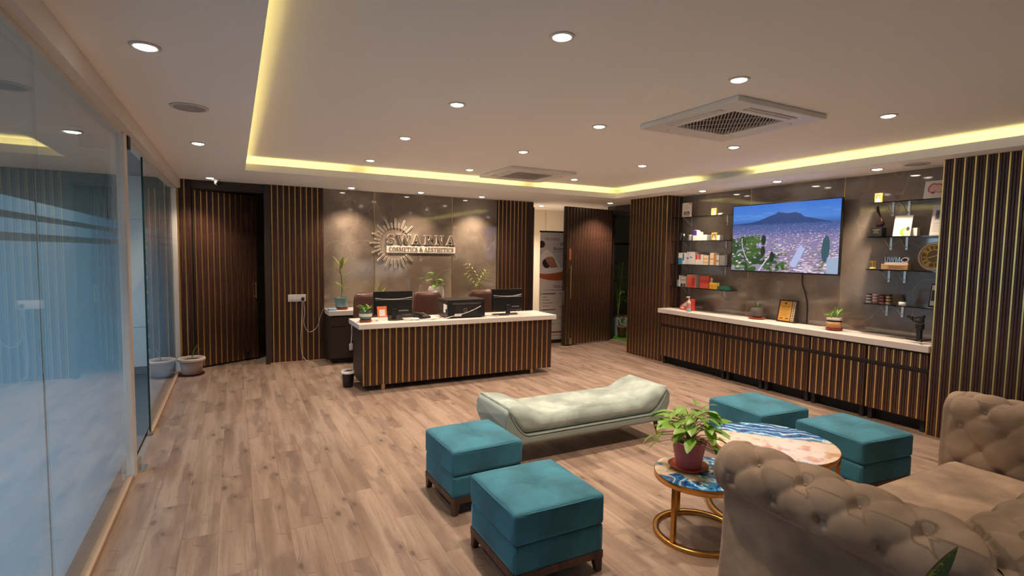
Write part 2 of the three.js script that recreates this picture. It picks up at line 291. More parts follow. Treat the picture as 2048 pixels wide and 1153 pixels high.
{ // the office behind the glass, white panels and a daylight window
  const f = struct('floor_office', 'pale floor of the office behind the glass partition', 'floor');
  part('slab', muv(box(-3.55, XL - 0.04, -0.06, -0.001, -8.6, ZF), 1.2, 2.4), std(lin(0.16, 0.16, 0.17), 0.35), f);
  const w = struct('wall_office', 'white panelled wall of the office behind the glass', 'wall');
  for (let i = 0; i < 4; i++) for (const [y0, y1] of [[0.1, 0.62], [0.626, 2.02], [2.026, SOF]]) part('panel', muv(box(-3.5 + i * 0.7, -2.806 + i * 0.7, y0, y1, -8.35, -8.32)), M.paint, w);
  part('skirting', box(-3.5, -0.72, 0, 0.1, -8.35, -8.315), M.grey, w);
  part('core', [box(-3.6, -0.7, 0, TOP, -8.5, -8.36), box(-3.65, -3.5, 0, 0.7, -8.4, ZF), box(-3.65, -3.5, 2.35, TOP, -8.4, ZF), box(-3.65, -3.5, 0.7, 2.35, -8.4, -7.2), box(-3.65, -3.5, 0.7, 2.35, 0.6, ZF)].map((g) => muv(g)), M.paint, w);
  const c = struct('ceiling_office', 'white ceiling of the office', 'ceiling');
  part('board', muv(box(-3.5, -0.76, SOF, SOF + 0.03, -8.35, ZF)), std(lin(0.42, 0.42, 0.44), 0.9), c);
  const g = struct('window_3', 'wide daylight window of the office', 'window', [-3.56, 0.7, -3.3]);
  part('window_frame', [box(-0.03, 0.03, 0, 0.05, -3.9, 3.9), box(-0.03, 0.03, 1.6, 1.65, -3.9, 3.9), ...[-3.9, -1.95, 0, 1.95, 3.85].map((z) => box(-0.03, 0.03, 0.05, 1.6, z, z + 0.05))], M.aluminium, g);
  for (let i = 0; i < 4; i++) part('pane', box(-0.003, 0.003, 0.05, 1.6, -3.85 + i * 1.95, -1.95 + i * 1.95), M.pane, g);
}
{ // glass partition on the left: beam, posts, sills, panes with frosted film
  const b = struct('trim_1', 'white boxed beam above the glass partition', 'beam');
  part('board', muv(rbox(XL - 0.06, -0.615, 2.46, SOF, ZB, ZF, 0.004, 1)), M.frameWhite, b);
  part('glazing_channel', box(XL - 0.03, XL + 0.02, 2.44, 2.46, ZB, ZF), M.aluminium, b);
  const s = struct('trim_2', 'thin wooden sill strip along the foot of the glass', 'sill');
  part('strip', muv(rbox(XL - 0.02, XL + 0.022, 0, 0.03, -4.53, ZF, 0.004, 1)), M.skirting, s); part('strip', muv(rbox(XL - 0.02, XL + 0.022, 0, 0.03, ZB, -5.56, 0.004, 1)), M.skirting, s);
  for (const [z0, z1, l] of [[-4.64, -4.53, 'white post beside the glass doorway with door pivots'], [-8.35, -8.22, 'white post between the glass partition and the slatted door']]) {
    const p = struct('trim_' + (z0 < -5 ? 4 : 3), l, 'post', [XL, 0, (z0 + z1) / 2]);
    const d = (z1 - z0) / 2; part('casing', muv(rbox(-0.05, 0.03, 0, 2.46, -d, d, 0.003, 1)), M.frameWhite, p);
  }
  const filmBands = [[0.20, 1.685], [1.715, 1.765], [1.79, 1.842]];
  const pane = (z0, z1, label, edge) => {
    const t = thing('glass_partition', label, 'glass partition', [XL, 0.03, (z0 + z1) / 2]);
    const d = (z1 - z0) / 2; part('pane', box(-0.005, 0.005, 0, 2.41, -d + 0.003, d - 0.003), M.pane, t);
    for (const [a, c] of filmBands) part('frosted_film', box(-0.0068, -0.0056, a - 0.03, c - 0.03, -d + 0.012, d - 0.012), M.film, t);
    if (edge) part('dark_edge', box(-0.007, 0.007, 0, 2.41, d - 0.003, d + 0.006), M.glassEdge, t);
    return t;
  };
  pane(-2.76, ZF, 'frosted glass pane running towards the seating end of the partition'); pane(-4.53, -2.76, 'frosted glass pane beside the white doorway post');
  const p3 = pane(-8.22, -5.56, 'frosted glass pane between the doorway and the slatted door', true);
  for (let i = 0; i < 9; i++) part('edge_sticker', box(0.0055, 0.0065, 1.62 - i * 0.13, 1.645 - i * 0.13, 1.27, 1.30), M.gold, p3);
  const d = thing('glass_door', 'clear glass door swung open into the office', 'door', [XL - 0.07, 0.02, -4.62], Math.PI / 2 + 0.06);
  part('pane', box(-0.005, 0.005, 0, 2.40, -0.87, -0.01), M.pane, d);
  part('patch_fitting', box(-0.014, 0.014, 0, 0.1, -0.16, 0), M.steel, d); part('patch_fitting', box(-0.014, 0.014, 2.32, 2.42, -0.16, 0), M.steel, d);
  const fp = thing('floor_pivot', 'steel floor pivot fitting at the foot of the doorway post', 'door pivot', [XL + 0.015, 0, -4.69]); part('body', rbox(-0.025, 0.025, 0, 0.095, -0.04, 0.04, 0.004), M.steel, fp); part('cover_plate', rbox(-0.04, 0.06, 0, 0.008, -0.1, 0.045, 0.002), M.steel, fp);
  const tp = thing('top_pivot', 'dark metal pivot fitting at the head of the doorway post', 'door pivot', [XL + 0.02, 2.37, -4.69]); part('body', rbox(-0.02, 0.02, 0, 0.09, -0.045, 0.045, 0.003), M.blackMatt, tp);
}
// ------------------------------------------------------------------ doors, panels and column in slatted walnut
{
  const j = thing('slatted_panel', 'narrow slatted walnut strip beside the left door', 'wall panel', [-0.655, 0, ZB]); part('backing', muv(box(0, 0.15, 0, SOF, 0, 0.03), 0.5, 2), M.frameWood, j); cladding(j, 0, 0.15, 0, SOF, 0.042);
  const f = struct('trim_5', 'dark wooden frame around the left slatted door', 'door frame', [0, 0, ZB]);
  part('jamb', muv(rbox(0.385, 0.47, 0, SOF, -0.05, 0.05, 0.003, 1)), M.frameWood, f); part('header', muv(rbox(-0.5, 0.385, 2.47, SOF, -0.05, 0.03, 0.003, 1)), M.frameWood, f);
  const d = struct('door_1', 'slatted walnut door standing ajar into a dark passage', 'door', [-0.49, 0, ZB - 0.03], 0.53);
  part('leaf', muv(box(0, 0.93, 0.015, 2.46, -0.045, 0), 0.5, 2), M.frameWood, d); cladding(d, 0.02, 0.89, 0.02, 2.43, 0.012);
  const h = part('handle', tube([[0, 0.93, 0.06], [0, 1.17, 0.06]], 0.009, 4, 10), M.brass, d, [0.86, 0, 0]); part('bracket', [box(-0.006, 0.006, 0.95, 0.962, 0, 0.06), box(-0.006, 0.006, 1.14, 1.152, 0, 0.06)], M.brass, h);
  part('door_stop', rbox(0.70, 0.74, 0.03, 0.15, 0.02, 0.05, 0.005), M.blackMatt, d);
  const p = thing('slatted_panel', 'slatted walnut wall panel carrying the white socket plate', 'wall panel', [0.475, 0, ZB]); part('backing', muv(box(0, 0.705, 0, SOF, 0.001, 0.03), 0.5, 2), M.frameWood, p); cladding(p, 0.005, 0.70, 0.02, SOF - 0.02, 0.042);
  part('side_cover', muv(box(0.705, 0.709, 0, SOF, 0.001, 0.05)), M.frameWood, p);
  const bs = struct('baseboard_back', 'thin pale strip at the foot of the slatted panel', 'baseboard'); part('strip', rbox(0.44, 1.2, 0, 0.018, ZB + 0.05, ZB + 0.07, 0.003, 1), M.skirting, bs);
  const q = thing('slatted_panel', 'slatted walnut pilaster between the sign wall and the banner', 'wall panel', [4.09, 0, ZB]); part('backing', muv(box(0, 0.66, 0, SOF, 0.001, 0.03), 0.5, 2), M.frameWood, q); cladding(q, 0, 0.62, 0, SOF, 0.042);
  part('side_cover', muv(box(0.62, 0.70, 0, SOF, 0.001, 0.05)), M.frameWood, q);
  const jf = struct('trim_6', 'brown door jamb beside the slatted pilaster', 'door frame', [4.80, 0, ZB - 0.1]); part('jamb', muv(rbox(0, 0.07, 0, 2.50, -0.09, 0.05, 0.003, 1), 0.5, 2), M.walnut, jf);
  const a = new V3(6.40, 0, -8.06), e = new V3(5.21, 0, -7.87), len = a.distanceTo(e), turn = Math.atan2(-(a.z - e.z), a.x - e.x);
  const d2 = struct('door_2', 'tall slatted walnut door standing open beside the banner', 'door', [e.x, 0, e.z], turn);
  part('leaf', muv(box(0, len, 0.015, 2.50, -0.06, 0), 0.5, 2), M.frameWood, d2); cladding(d2, 0.03, len - 0.06, 0.02, 2.47, 0.012);
  const h2 = part('handle', tube([[0.1, 0.85, 0.055], [0.1, 1.45, 0.055]], 0.011, 4, 10), M.brass, d2); part('bracket', [box(0.094, 0.106, 0.9, 0.912, 0, 0.055), box(0.094, 0.106, 1.39, 1.402, 0, 0.055)], M.brass, h2);
  part('push_sign', rbox(0.075, 0.125, 1.55, 1.75, 0.018, 0.022, 0.002, 1), std(lin(0.32, 0.10, 0.03), 0.5), d2); part('door_stop', rbox(0.1, 0.13, 0.03, 0.14, 0.02, 0.055, 0.005), M.steel, d2);
  part('lock', rbox(-0.004, 0.002, 0.75, 1.0, -0.05, -0.01, 0.001, 1), M.steel, d2);
  const hf = struct('trim_7', 'dark header and jamb of the opening beside the open door', 'door frame'); part('header', muv(box(6.42, 6.50, 2.42, SOF, -8.25, -6.95)), M.frameWood, hf); part('jamb', muv(box(6.42, 6.54, 0, 2.5, -8.25, -8.16)), M.frameWood, hf);
  // column
  const c1 = thing('slatted_column', 'slatted walnut column at the end of the display counter', 'column', [5.885, 0, -6.955], -Math.PI / 2);
  part('core', muv(box(0, 0.82, 0, SOF, -0.55, -0.014), 0.5, 2), M.frameWood, c1); cladding(c1, 0, 0.82, 0, SOF, -0.002);
  const side = part('side_face', muv(box(0.82, 0.832, 0, SOF, -0.34, -0.01)), M.frameWood, c1); side.updateMatrix();
  for (let i = 0; i < 4; i++) {
    part('brass_strip', stripGeo(SOF), M.gold, c1, [0.843, 0, -0.012 - i * 0.078], [0, Math.PI / 2, 0]);
    part('slat', slatGeo(SOF, 0.066), M.walnut, c1, [0.843, 0, -0.018 - i * 0.078], [0, Math.PI / 2, 0]);
  }
  // tall panel at the right
  const r = thing('slatted_panel', 'tall dark slatted panel between the display shelves and the sofa', 'wall panel', [5.80, 0, -2.51], -Math.PI / 2);
  part('backing', muv(box(0, 4.79, 0, SOF - 0.002, -0.415, -0.012), 0.5, 2), M.frameWood, r); cladding(r, 0, 4.76, 0, SOF - 0.002, 0);
}
// terrace beyond the opening
{
  const w = struct('wall_terrace', 'plain wall of the dim terrace beyond the opening', 'wall'); part('panel', [muv(box(10.0, 10.1, -0.1, TOP, -11.6, -5.5)), muv(box(6.44, 10.1, -0.1, TOP, -5.6, -5.5)), muv(box(6.46, 10.1, -0.1, TOP, -11.7, -11.6)), muv(box(6.46, 6.54, -0.1, TOP, -11.6, -8.25))], M.paint, w);
  part('rail', box(6.54, 10.0, 1.93, 1.97, -11.6, -11.55), M.black, w);
  const f = struct('floor_terrace', 'concrete floor of the terrace', 'floor'); part('slab', muv(box(6.54, 10.0, -0.06, -0.01, -11.6, -5.6)), std(lin(0.42, 0.41, 0.39), 0.8), f);
  const g = thing('grass_mat', 'green artificial grass mat beyond the opening', 'grass mat', [7.42, -0.01, -7.0]); g.userData.kind = 'stuff';
  part('turf', muv(rbox(-0.85, 0.85, 0, 0.02, -2.2, 1.0, 0.004, 1)), M.grass, g);
}

// ------------------------------------------------------------------ lamps in the ceiling
const ringG = lathe([[0.043, -0.004], [0.05, -0.008], [0.062, -0.006], [0.064, 0], [0.043, 0]], 32), discG = lathe([[0, -0.014], [0.03, -0.013], [0.044, -0.007], [0.044, 0], [0, 0]], 28);
const glow = std(0x111111, 0.6, 0, { emissive: lin(1, 0.9, 0.76), emissiveIntensity: 14 });
function downlight(x, y, z, label, group, power = 1, cone = 56) {
  const t = thing('downlight', label, 'downlight', [x, y, z], 0, group);
  part('trim_ring', ringG, M.whitePlastic, t); part('lens', discG, glow, t);
  const s = new THREE.SpotLight(LAMP, LAMP_POWER * power, 0, THREE.MathUtils.degToRad(cone), 0.5); s.position.set(0, -0.02, 0); s.target.position.set(0, -2, 0); s.shadow.radius = 2; t.add(s, s.target);
}
const rowOf = ['over the round tables', 'over the mint bench', 'between the bench and the reception desk', 'over the reception desk'], sideOf = ['on the glass partition side', 'in the middle column', 'on the display counter side'];
[-2.27, -3.66, -4.98, -6.42].forEach((z, i) => [1.455, 2.735, 4.375].forEach((x, j) => downlight(x, TOP, z, 'tray downlight ' + rowOf[i] + ' ' + sideOf[j], 'downlights in the raised tray', 1, 49)));
for (const x of [1.455, 2.735, 4.375]) downlight(x, TOP, 0.6, 'tray downlight behind the sofa towards the rear wall', 'downlights behind the sofa', 0.4, 49);
[[1.535, -7.99, 'the teal pot'], [2.58, -7.97, 'the sunburst sign'], [3.63, -8.0, 'the palm']].forEach(([x, z, l]) => downlight(x, SOF, z, 'soffit downlight on the sign wall above ' + l, 'downlights above the sign wall', 0.8));
[[5.87, -5.41, 'the shelves of cartons'], [5.84, -4.23, 'the television'], [5.85, -3.11, 'the shelves with the trophy']].forEach(([x, z, l]) => downlight(x, SOF, z, 'soffit downlight above ' + l, 'downlights above the display counter', 0.8));
[[-0.34, -2.96, 'beside the long frosted pane'], [-0.26, -5.41, 'beside the glass doorway'], [-0.26, -7.95, 'beside the small dome camera']].forEach(([x, z, l]) => downlight(x, SOF, z, 'soffit downlight ' + l, 'downlights beside the glass partition', 0.6));
downlight(5.96, SOF, -7.59, 'round downlight in front of the tall open slatted door', undefined, 0.9, 60); downlight(5.25, SOF, -8.8, 'round downlight in the alcove behind the banner', undefined, 1.5, 66);
for (const [x, z, l] of [[-0.24, -4.07, 'round ceiling speaker beside the glass partition'], [5.83, -2.75, 'round ceiling speaker above the display shelves']]) {
  const t = thing('ceiling_speaker', l, 'speaker', [x, SOF, z]); part('rim', lathe([[0.092, -0.008], [0.105, -0.01], [0.112, 0], [0.092, 0]], 40), M.whitePlastic, t); part('grille', new THREE.CylinderGeometry(0.093, 0.093, 0.006, 36).translate(0, -0.003, 0), std(lin(0.36, 0.35, 0.34), 0.8), t);
}
function dome(pos, label) { const t = thing('security_camera', label, 'camera', pos); part('base', lathe([[0, -0.03], [0.03, -0.03], [0.05, -0.022], [0.052, 0], [0, 0]], 28), M.whitePlastic, t); part('ball', new THREE.SphereGeometry(0.036, 20, 14).translate(0.02, -0.05, 0.03), M.whitePlastic, t); part('lens_cover', new THREE.SphereGeometry(0.031, 20, 14).translate(0.032, -0.056, 0.042), M.black, t); }
dome([-0.20, SOF, -8.06], 'small dome camera on the ceiling above the left slatted door'); dome([-1.05, SOF, -5.2], 'small dome camera on the office ceiling behind the glass');
function cassette(x, z, label) {
  const t = thing('ceiling_air_conditioner', label, 'air conditioner', [x, TOP, z], 0, undefined);
  const S = 0.475, ring = new THREE.Shape([[-S, -S], [S, -S], [S, S], [-S, S]].map((p) => new THREE.Vector2(...p))), hole = (x0, x1, y0, y1) => new THREE.Path([[x0, y0], [x0, y1], [x1, y1], [x1, y0]].map((p) => new THREE.Vector2(...p)));
  const holes = [hole(-0.285, 0.285, -0.285, 0.285), hole(-0.27, 0.27, 0.33, 0.405), hole(-0.27, 0.27, -0.405, -0.33), hole(0.33, 0.405, -0.27, 0.27), hole(-0.405, -0.33, -0.27, 0.27)];
  part('panel', extrudeShape(ring, 0.022, 0.008, holes).rotateX(Math.PI / 2).translate(0, -0.008, 0), M.whitePlastic, t);
  part('inner_box', box(-0.42, 0.42, -0.006, -0.001, -0.42, 0.42), M.blackMatt, t);
  const gr = []; const half = 0.285 * Math.SQRT2; for (let k = -16; k <= 16; k++) { const o = k * 0.0238, h = half - Math.abs(o) - 0.004; gr.push(box(o - 0.003, o + 0.003, -0.032, -0.024, -h, h).rotateY(-Math.PI / 4)); } for (const o of [-0.15, 0, 0.15]) { const h = half - Math.abs(o) - 0.006; gr.push(box(-h, h, -0.035, -0.031, o - 0.003, o + 0.003).rotateY(-Math.PI / 4)); }
  part('grille', gr, std(lin(0.55, 0.50, 0.46), 0.6), t);
  for (let i = 0; i < 4; i++) { const v = part('vane', rbox(-0.262, 0.262, -0.005, 0.005, -0.032, 0.032, 0.004), M.whitePlastic, t); const g = i * Math.PI / 2; v.position.set(Math.sin(g) * 0.368, -0.032, Math.cos(g) * 0.368); v.rotation.set(0.3, g, 0, 'YXZ'); }
}
cassette(3.47, -2.96, 'square ceiling air conditioner with a diamond-set dark grille above the seating'); cassette(3.53, -6.32, 'square ceiling air conditioner above the reception desk');

// ------------------------------------------------------------------ plants
const leafCache = {};
function leafGeo(len, wid, droop, fold = 0.25, heart = 0) {
  const k = [len, wid, droop, fold, heart].map((x) => x.toFixed(3)).join();
  return leafCache[k] ??= grid(8, 4, (t, j) => {
    const s = j * 2 - 1, w = wid / 2 * Math.pow(Math.sin(Math.PI * Math.pow(t * 0.985 + 0.008, heart ? 0.62 : 0.85)), heart ? 0.72 : 1);
    return [s * w, Math.abs(s) * w * fold - droop * len * t * t, t * len - (heart && t < 0.12 ? Math.abs(s) * 0.12 * len * (1 - t / 0.12) : 0)];
  });
}
function aimLeaf(m, p, az, pitch, roll = 0) { m.position.copy(p); m.rotation.set(pitch, az, roll, 'YXZ'); }
// leaves on stalks rising from a point; each leaf is a part
function foliage(t, n, { y, stalk, rise, len, wid, droop = 0.25, spread = 0.03, mat = M.leaf, heart = 0, tilt = [-0.5, 0.4], thick = 0.002, back = 9 }) {
  const stalks = [];
  for (let i = 0; i < n; i++) {
    const az = i * 2.399 + rr(-0.4, 0.4), el = rr(rise[0], rise[1]), L = rr(stalk[0], stalk[1]), b = new V3(Math.sin(az) * spread * rnd(), y, Math.cos(az) * spread * rnd());
    const e = b.clone().add(new V3(Math.sin(az) * Math.cos(el), Math.sin(el), Math.cos(az) * Math.cos(el)).multiplyScalar(L)), mid = b.clone().lerp(e, 0.55); if (e.z < -back) { e.z = -back; } mid.y += L * 0.12;
    stalks.push(tube([b, mid, e], thick, 6, 4));
    const q = Math.round(rr(0, 3)) / 3; aimLeaf(part('leaf', leafGeo(len[0] + (len[1] - len[0]) * q, wid[0] + (wid[1] - wid[0]) * q, droop, 0.25, heart), mat, t), e, (back < 9 && Math.cos(az) < -0.2 ? Math.sign(Math.sin(az)) * 1.5 : az) + rr(-0.6, 0.6) * (back < 9 ? 0.3 : 1), rr(tilt[0], tilt[1]), rr(-0.3, 0.3));
  }
  part('stems', stalks, M.stem, t);
}
// a plant that throws sprays of narrow leaflets
function fronds(t, n, { y, len, lean, leaf = 0.1, mat = M.leafPale, pairs = 7, width = 0.014 }) {
  for (let i = 0; i < n; i++) {
    const az = [1.2, -0.9, 1.7, 0.3, -1.5, 2.0][i % 6], L = rr(len[0], len[1]), k = rr(lean[0], lean[1]), P = (s) => new V3(Math.sin(az) * k * L * s * s, y + L * s * (1 - 0.25 * k * s), Math.cos(az) * k * L * s * s);
    part('stems', tube([P(0), P(0.33), P(0.66), P(1)], 0.003, 8, 4), M.stem, t);
    for (let j = 0; j < pairs; j++) for (const sgn of [-1, 1]) { const s = 0.45 + 0.55 * j / (pairs - 1); aimLeaf(part('leaf', leafGeo(leaf, width, 0.5, 0.2), mat, t), P(s), az + sgn * (1.3 - 0.9 * (j / (pairs - 1))), -0.25, 0); }
  }
}
const saucer = (t, r, mat = M.terracotta, y = 0) => part('saucer', lathe([[0, y], [r * 0.8, y], [r, y + 0.02], [r * 0.97, y + 0.022], [r * 0.8, y + 0.008], [0, y + 0.008]]), mat, t);

// ------------------------------------------------------------------ reception desk and what stands on it
const DT = 0.81;      // top of the desk
{
  const t = thing('reception_desk', 'long reception desk with a slatted front and a white top', 'desk', [1.26, 0, -6.17]);
  part('worktop', muv(rbox(0, 2.70, 0.75, DT, -0.61, 0, 0.004)), M.white, t);
  part('carcass', [muv(box(0.05, 2.65, 0.09, 0.75, -0.07, -0.055), 0.5, 2), muv(box(0.05, 0.08, 0.09, 0.75, -0.6, -0.07), 0.5, 2), muv(box(2.62, 2.65, 0.09, 0.75, -0.6, -0.07), 0.5, 2), muv(box(0.05, 2.65, 0.09, 0.11, -0.6, -0.07), 0.5, 2)], M.frameWood, t);
  cladding(t, 0.052, 2.596, 0.07, 0.68, -0.043);
  for (const [x, z] of [[0.30, -0.1], [2.36, -0.1], [0.30, -0.52], [2.36, -0.52]]) part('leg', rbox(x - 0.022, x + 0.022, 0, 0.09, z - 0.022, z + 0.022, 0.003), M.brass, t);
}
{
  const t = thing('credenza', 'dark low cabinet with a white top along the sign wall', 'cabinet', [1.21, 0, ZB + 0.005]);
  part('worktop', muv(rbox(-0.018, 2.86, 0.715, 0.785, 0, 0.44, 0.004)), M.white, t); part('carcass', muv(box(0, 2.84, 0.08, 0.715, 0, 0.40)), M.frameWood, t);
  for (let i = 0; i < 4; i++) { const x = 0.02 + i * 0.71; part('drawer', rbox(x, x + 0.69, 0.555, 0.70, 0.40, 0.418, 0.003), M.frameWood, t); part('door', rbox(x, x + 0.69, 0.09, 0.545, 0.40, 0.418, 0.003), M.frameWood, t); }
  part('plinth', box(0.04, 2.80, 0, 0.08, 0, 0.36), M.blackMatt, t);
}
const CT = 0.785;     // top of the credenza
function officeChair(x, z, turn, label) {
  const t = thing('office_chair', label, 'chair', [x, 0, z], turn, 'brown leather chairs behind the reception desk');
  // local +z is where the sitter looks
  part('backrest', grid(16, 40, (a, b) => { // a wrapped shell, closed round its section
    const ph = b * Math.PI * 2, wx = (0.25 - 0.05 * a * a) * Math.sign(Math.cos(ph)) * Math.pow(Math.abs(Math.cos(ph)), 0.45), th = 0.055 * Math.sign(Math.sin(ph)) * Math.pow(Math.abs(Math.sin(ph)), 0.6);
    const k = a < 0.85 ? 1 : Math.sqrt(Math.max(0, 1 - ((a - 0.85) / 0.15) ** 2));
    return [wx * (0.75 + 0.25 * k), 0.47 + 0.61 * (a - (1 - k) * 0.0), -0.22 - 0.08 * a + th * k + 0.10 * (wx / 0.25) ** 2];
  }, true), M.brownLeather, t);
  part('seat', softBox(0.52, 0.11, 0.5, 0.045, 16).translate(0, 0.46, 0.02), M.brownLeather, t);
  for (const s of [-1, 1]) part('armrest', [tube([[s * 0.27, 0.47, 0.12], [s * 0.29, 0.66, 0.14], [s * 0.28, 0.68, -0.02], [s * 0.26, 0.66, -0.2]], 0.02, 16, 8)], M.brownLeather, t);
  part('column', cyl(0.03, 0.028, 0.32).translate(0, 0.09, 0), M.steel, t);
  for (let i = 0; i < 5; i++) { const l = part('foot', rbox(-0.018, 0.018, 0.06, 0.095, 0, 0.28, 0.008), M.black, t, [0, 0, 0], [0, i * Math.PI * 0.4, 0]); part('castor', new THREE.SphereGeometry(0.03, 12, 8).translate(0, 0.03, 0.27), M.black, l); }
}
officeChair(1.70, -7.28, 0.12, 'brown leather office chair behind the left monitor'); officeChair(2.52, -7.30, -0.1, 'brown leather office chair behind the printer'); officeChair(3.40, -7.28, -0.08, 'brown leather office chair behind the right monitor');
function monitor(x, z, turn, w, label, feet) {
  const t = thing('computer_monitor', label, 'monitor', [x, DT, z], turn);   // seen from behind: its back looks towards +z
  part('housing', [rbox(-w / 2, w / 2, 0.055, 0.355, -0.02, 0.004, 0.004), rbox(-w / 2 + 0.01, w / 2 - 0.01, 0.06, 0.255, 0.0, 0.03, 0.014)], M.black, t);
  part('trim_line', tube([[-w / 2 + 0.02, 0.272, 0.006], [-w / 4, 0.26, 0.008], [0, 0.256, 0.009], [w / 4, 0.26, 0.008], [w / 2 - 0.01, 0.276, 0.006]], 0.0042, 24, 6), M.aluminium, t);
  part('screen', box(-w / 2 + 0.012, w / 2 - 0.012, 0.068, 0.345, -0.0215, -0.02), M.black, t);
  part('port_row', box(0.06, w / 2 - 0.06, 0.105, 0.12, 0.03, 0.0315), M.grey, t);
  part('stand_neck', rbox(-0.03, 0.03, 0.012, 0.14, 0.012, 0.045, 0.006), M.black, t);
  part('stand_base', feet ? [rbox(-0.14, 0.14, 0, 0.014, -0.02, 0.06, 0.006), rbox(-0.2, 0.19, 0, 0.012, -0.08, -0.02, 0.006)] : lathe([[0, 0], [0.125, 0], [0.12, 0.012], [0, 0.016]], 36), M.black, t);
}
monitor(1.745, -6.48, 0, 0.49, 'black computer monitor seen from behind, beside the orange card stand', false); monitor(3.33, -6.46, 0.06, 0.48, 'black computer monitor seen from behind, right of the printer', true);
{
  const t = thing('printer', 'black box printer with a white cable along its back', 'printer', [2.665, DT, -6.47]);
  part('body', [rbox(-0.265, 0.265, 0.01, 0.205, -0.20, 0.16, 0.012, 3), rbox(-0.27, 0.27, 0.205, 0.242, -0.205, 0.162, 0.012, 3)], M.black, t);
  part('rear_door', rbox(-0.16, 0.15, 0.045, 0.165, 0.155, 0.164, 0.006), M.blackMatt, t); part('round_emblem', lathe([[0.018, 0], [0.026, 0], [0.026, 0.003], [0.018, 0.003]], 28).rotateX(Math.PI / 2).translate(-0.02, 0.105, 0.164), M.grey, t);
  part('vent', Array.from({ length: 5 }, (_, i) => box(-0.2, 0.2, 0.178 + i * 0.005, 0.180 + i * 0.005, 0.158, 0.1625)), M.grey, t);
  part('paper_label', [box(-0.2675, -0.2655, 0.07, 0.18, 0.02, 0.09), box(-0.2675, -0.2655, 0.12, 0.175, 0.095, 0.14)], M.paper, t); part('white_label', box(-0.17, -0.075, 0.025, 0.06, 0.166, 0.1675), M.paper, t);
  for (const [x, z] of [[-0.2, -0.16], [0.2, -0.16], [-0.2, 0.12], [0.2, 0.12]]) part('foot', cyl(0.014, 0.014, 0.012, 12), M.blackMatt, t, [x, 0, z]);
  const c = thing('cable', 'white cable running across the back of the printer', 'cable', [0, 0, 0]); part('cord', tube([[2.2, DT + 0.006, -6.34], [2.34, DT + 0.008, -6.29], [2.46, DT + 0.03, -6.298], [2.6, DT + 0.055, -6.298], [2.76, DT + 0.105, -6.298], [2.86, DT + 0.15, -6.298]], 0.004, 40, 6), M.whitePlastic, c);
}
{ // keyboard, phone handset and cables between monitor and printer
  const k = thing('keyboard', 'black keyboard lying behind the left monitor', 'keyboard', [1.88, DT, -6.68]); part('case', rbox(-0.21, 0.21, 0, 0.018, -0.065, 0.065, 0.006), M.blackMatt, k); part('keys', Array.from({ length: 48 }, (_, i) => box(-0.195 + (i % 12) * 0.0325, -0.17 + (i % 12) * 0.0325, 0.018, 0.023, -0.055 + Math.floor(i / 12) * 0.028, -0.033 + Math.floor(i / 12) * 0.028)), M.black, k);
  const p = thing('desk_phone', 'black desk telephone between the left monitor and the printer', 'telephone', [2.13, DT, -6.52], 0.3); part('base', extrudeShape([[-0.08, 0], [0.08, 0], [0.08, 0.05], [-0.08, 0.018]], 0.15, 0.004).rotateY(Math.PI / 2).translate(-0.075, 0.004, 0), M.blackMatt, p); part('handset', rbox(-0.075, -0.03, 0.04, 0.072, -0.09, 0.09, 0.014), M.black, p); part('screen', rbox(0.0, 0.06, 0.052, 0.056, -0.06, -0.02, 0.001, 1), M.grey, p);
  const a = thing('power_adapter', 'white round charger puck among the desk cables', 'charger', [1.99, DT, -6.36]); part('puck', lathe([[0, 0], [0.045, 0], [0.05, 0.008], [0.045, 0.022], [0, 0.024]], 28), M.whitePlastic, a);
  const w = (pts, l, m = M.black) => { const c = thing('cable', l, 'cable'); part('cord', tube(pts.map(([x, z, y = 0.004]) => [x, DT + y, z]), 0.003, 50, 5), m, c); };
  w([[1.78, -6.42], [1.88, -6.33], [2.0, -6.30], [2.1, -6.36], [2.2, -6.30], [2.3, -6.36], [2.36, -6.44]], 'black cable snaking from the left monitor to the printer');
  w([[1.93, -6.28], [1.99, -6.25], [2.08, -6.24], [2.16, -6.25], [2.24, -6.24]], 'thin white cable looped around the charger puck', M.whitePlastic);
  w([[2.92, -6.40], [3.0, -6.42, 0.004], [3.1, -6.33], [3.2, -6.35], [3.3, -6.34]], 'black cable from the printer to the right monitor');
}
{ // card stand: two-tone card in a bent acrylic foot
  const t = thing('card_stand', 'orange and white payment card stand on the reception desk', 'card stand', [1.585, DT, -6.32], 0.12);
  part('card', box(-0.06, 0.06, 0, 0.15, -0.002, 0.002).rotateX(-0.22).translate(0, 0.035, -0.035), M.orange, t); part('white_square', box(-0.036, 0.036, 0.03, 0.11, 0.002, 0.0032).rotateX(-0.22).translate(0, 0.035, -0.035), M.paper, t);
  part('foot', [box(-0.062, 0.062, 0, 0.05, -0.001, 0.001).rotateX(-0.22).translate(0, 0.002, -0.02), box(-0.062, 0.062, 0, 0.003, -0.09, 0.03)], M.paper, t);
}
function pottedPlant(name, label, pos, build, turn = 0, group) { const t = thing(name, label, 'potted plant', pos, turn, group); build(t); return t; }
pottedPlant('potted_plant', 'bushy succulent in a green pot with a white band on the desk', [1.385, DT, -6.39], (t) => {
  saucer(t, 0.078); part('pot', lathe([[0, 0.022], [0.055, 0.022], [0.074, 0.05], [0.077, 0.09], [0.07, 0.135], [0.06, 0.135], [0.06, 0.12], [0, 0.12]]), M.greenPot, t);
  part('painted_band', lathe([[0.0768, 0.068], [0.0785, 0.085], [0.0772, 0.105]]), M.whitePot, t); foliage(t, 16, { y: 0.12, stalk: [0.02, 0.06], rise: [0.9, 1.5], len: [0.065, 0.085], wid: [0.03, 0.04], tilt: [-1.2, -0.5], droop: 0.15, spread: 0.04 });
});
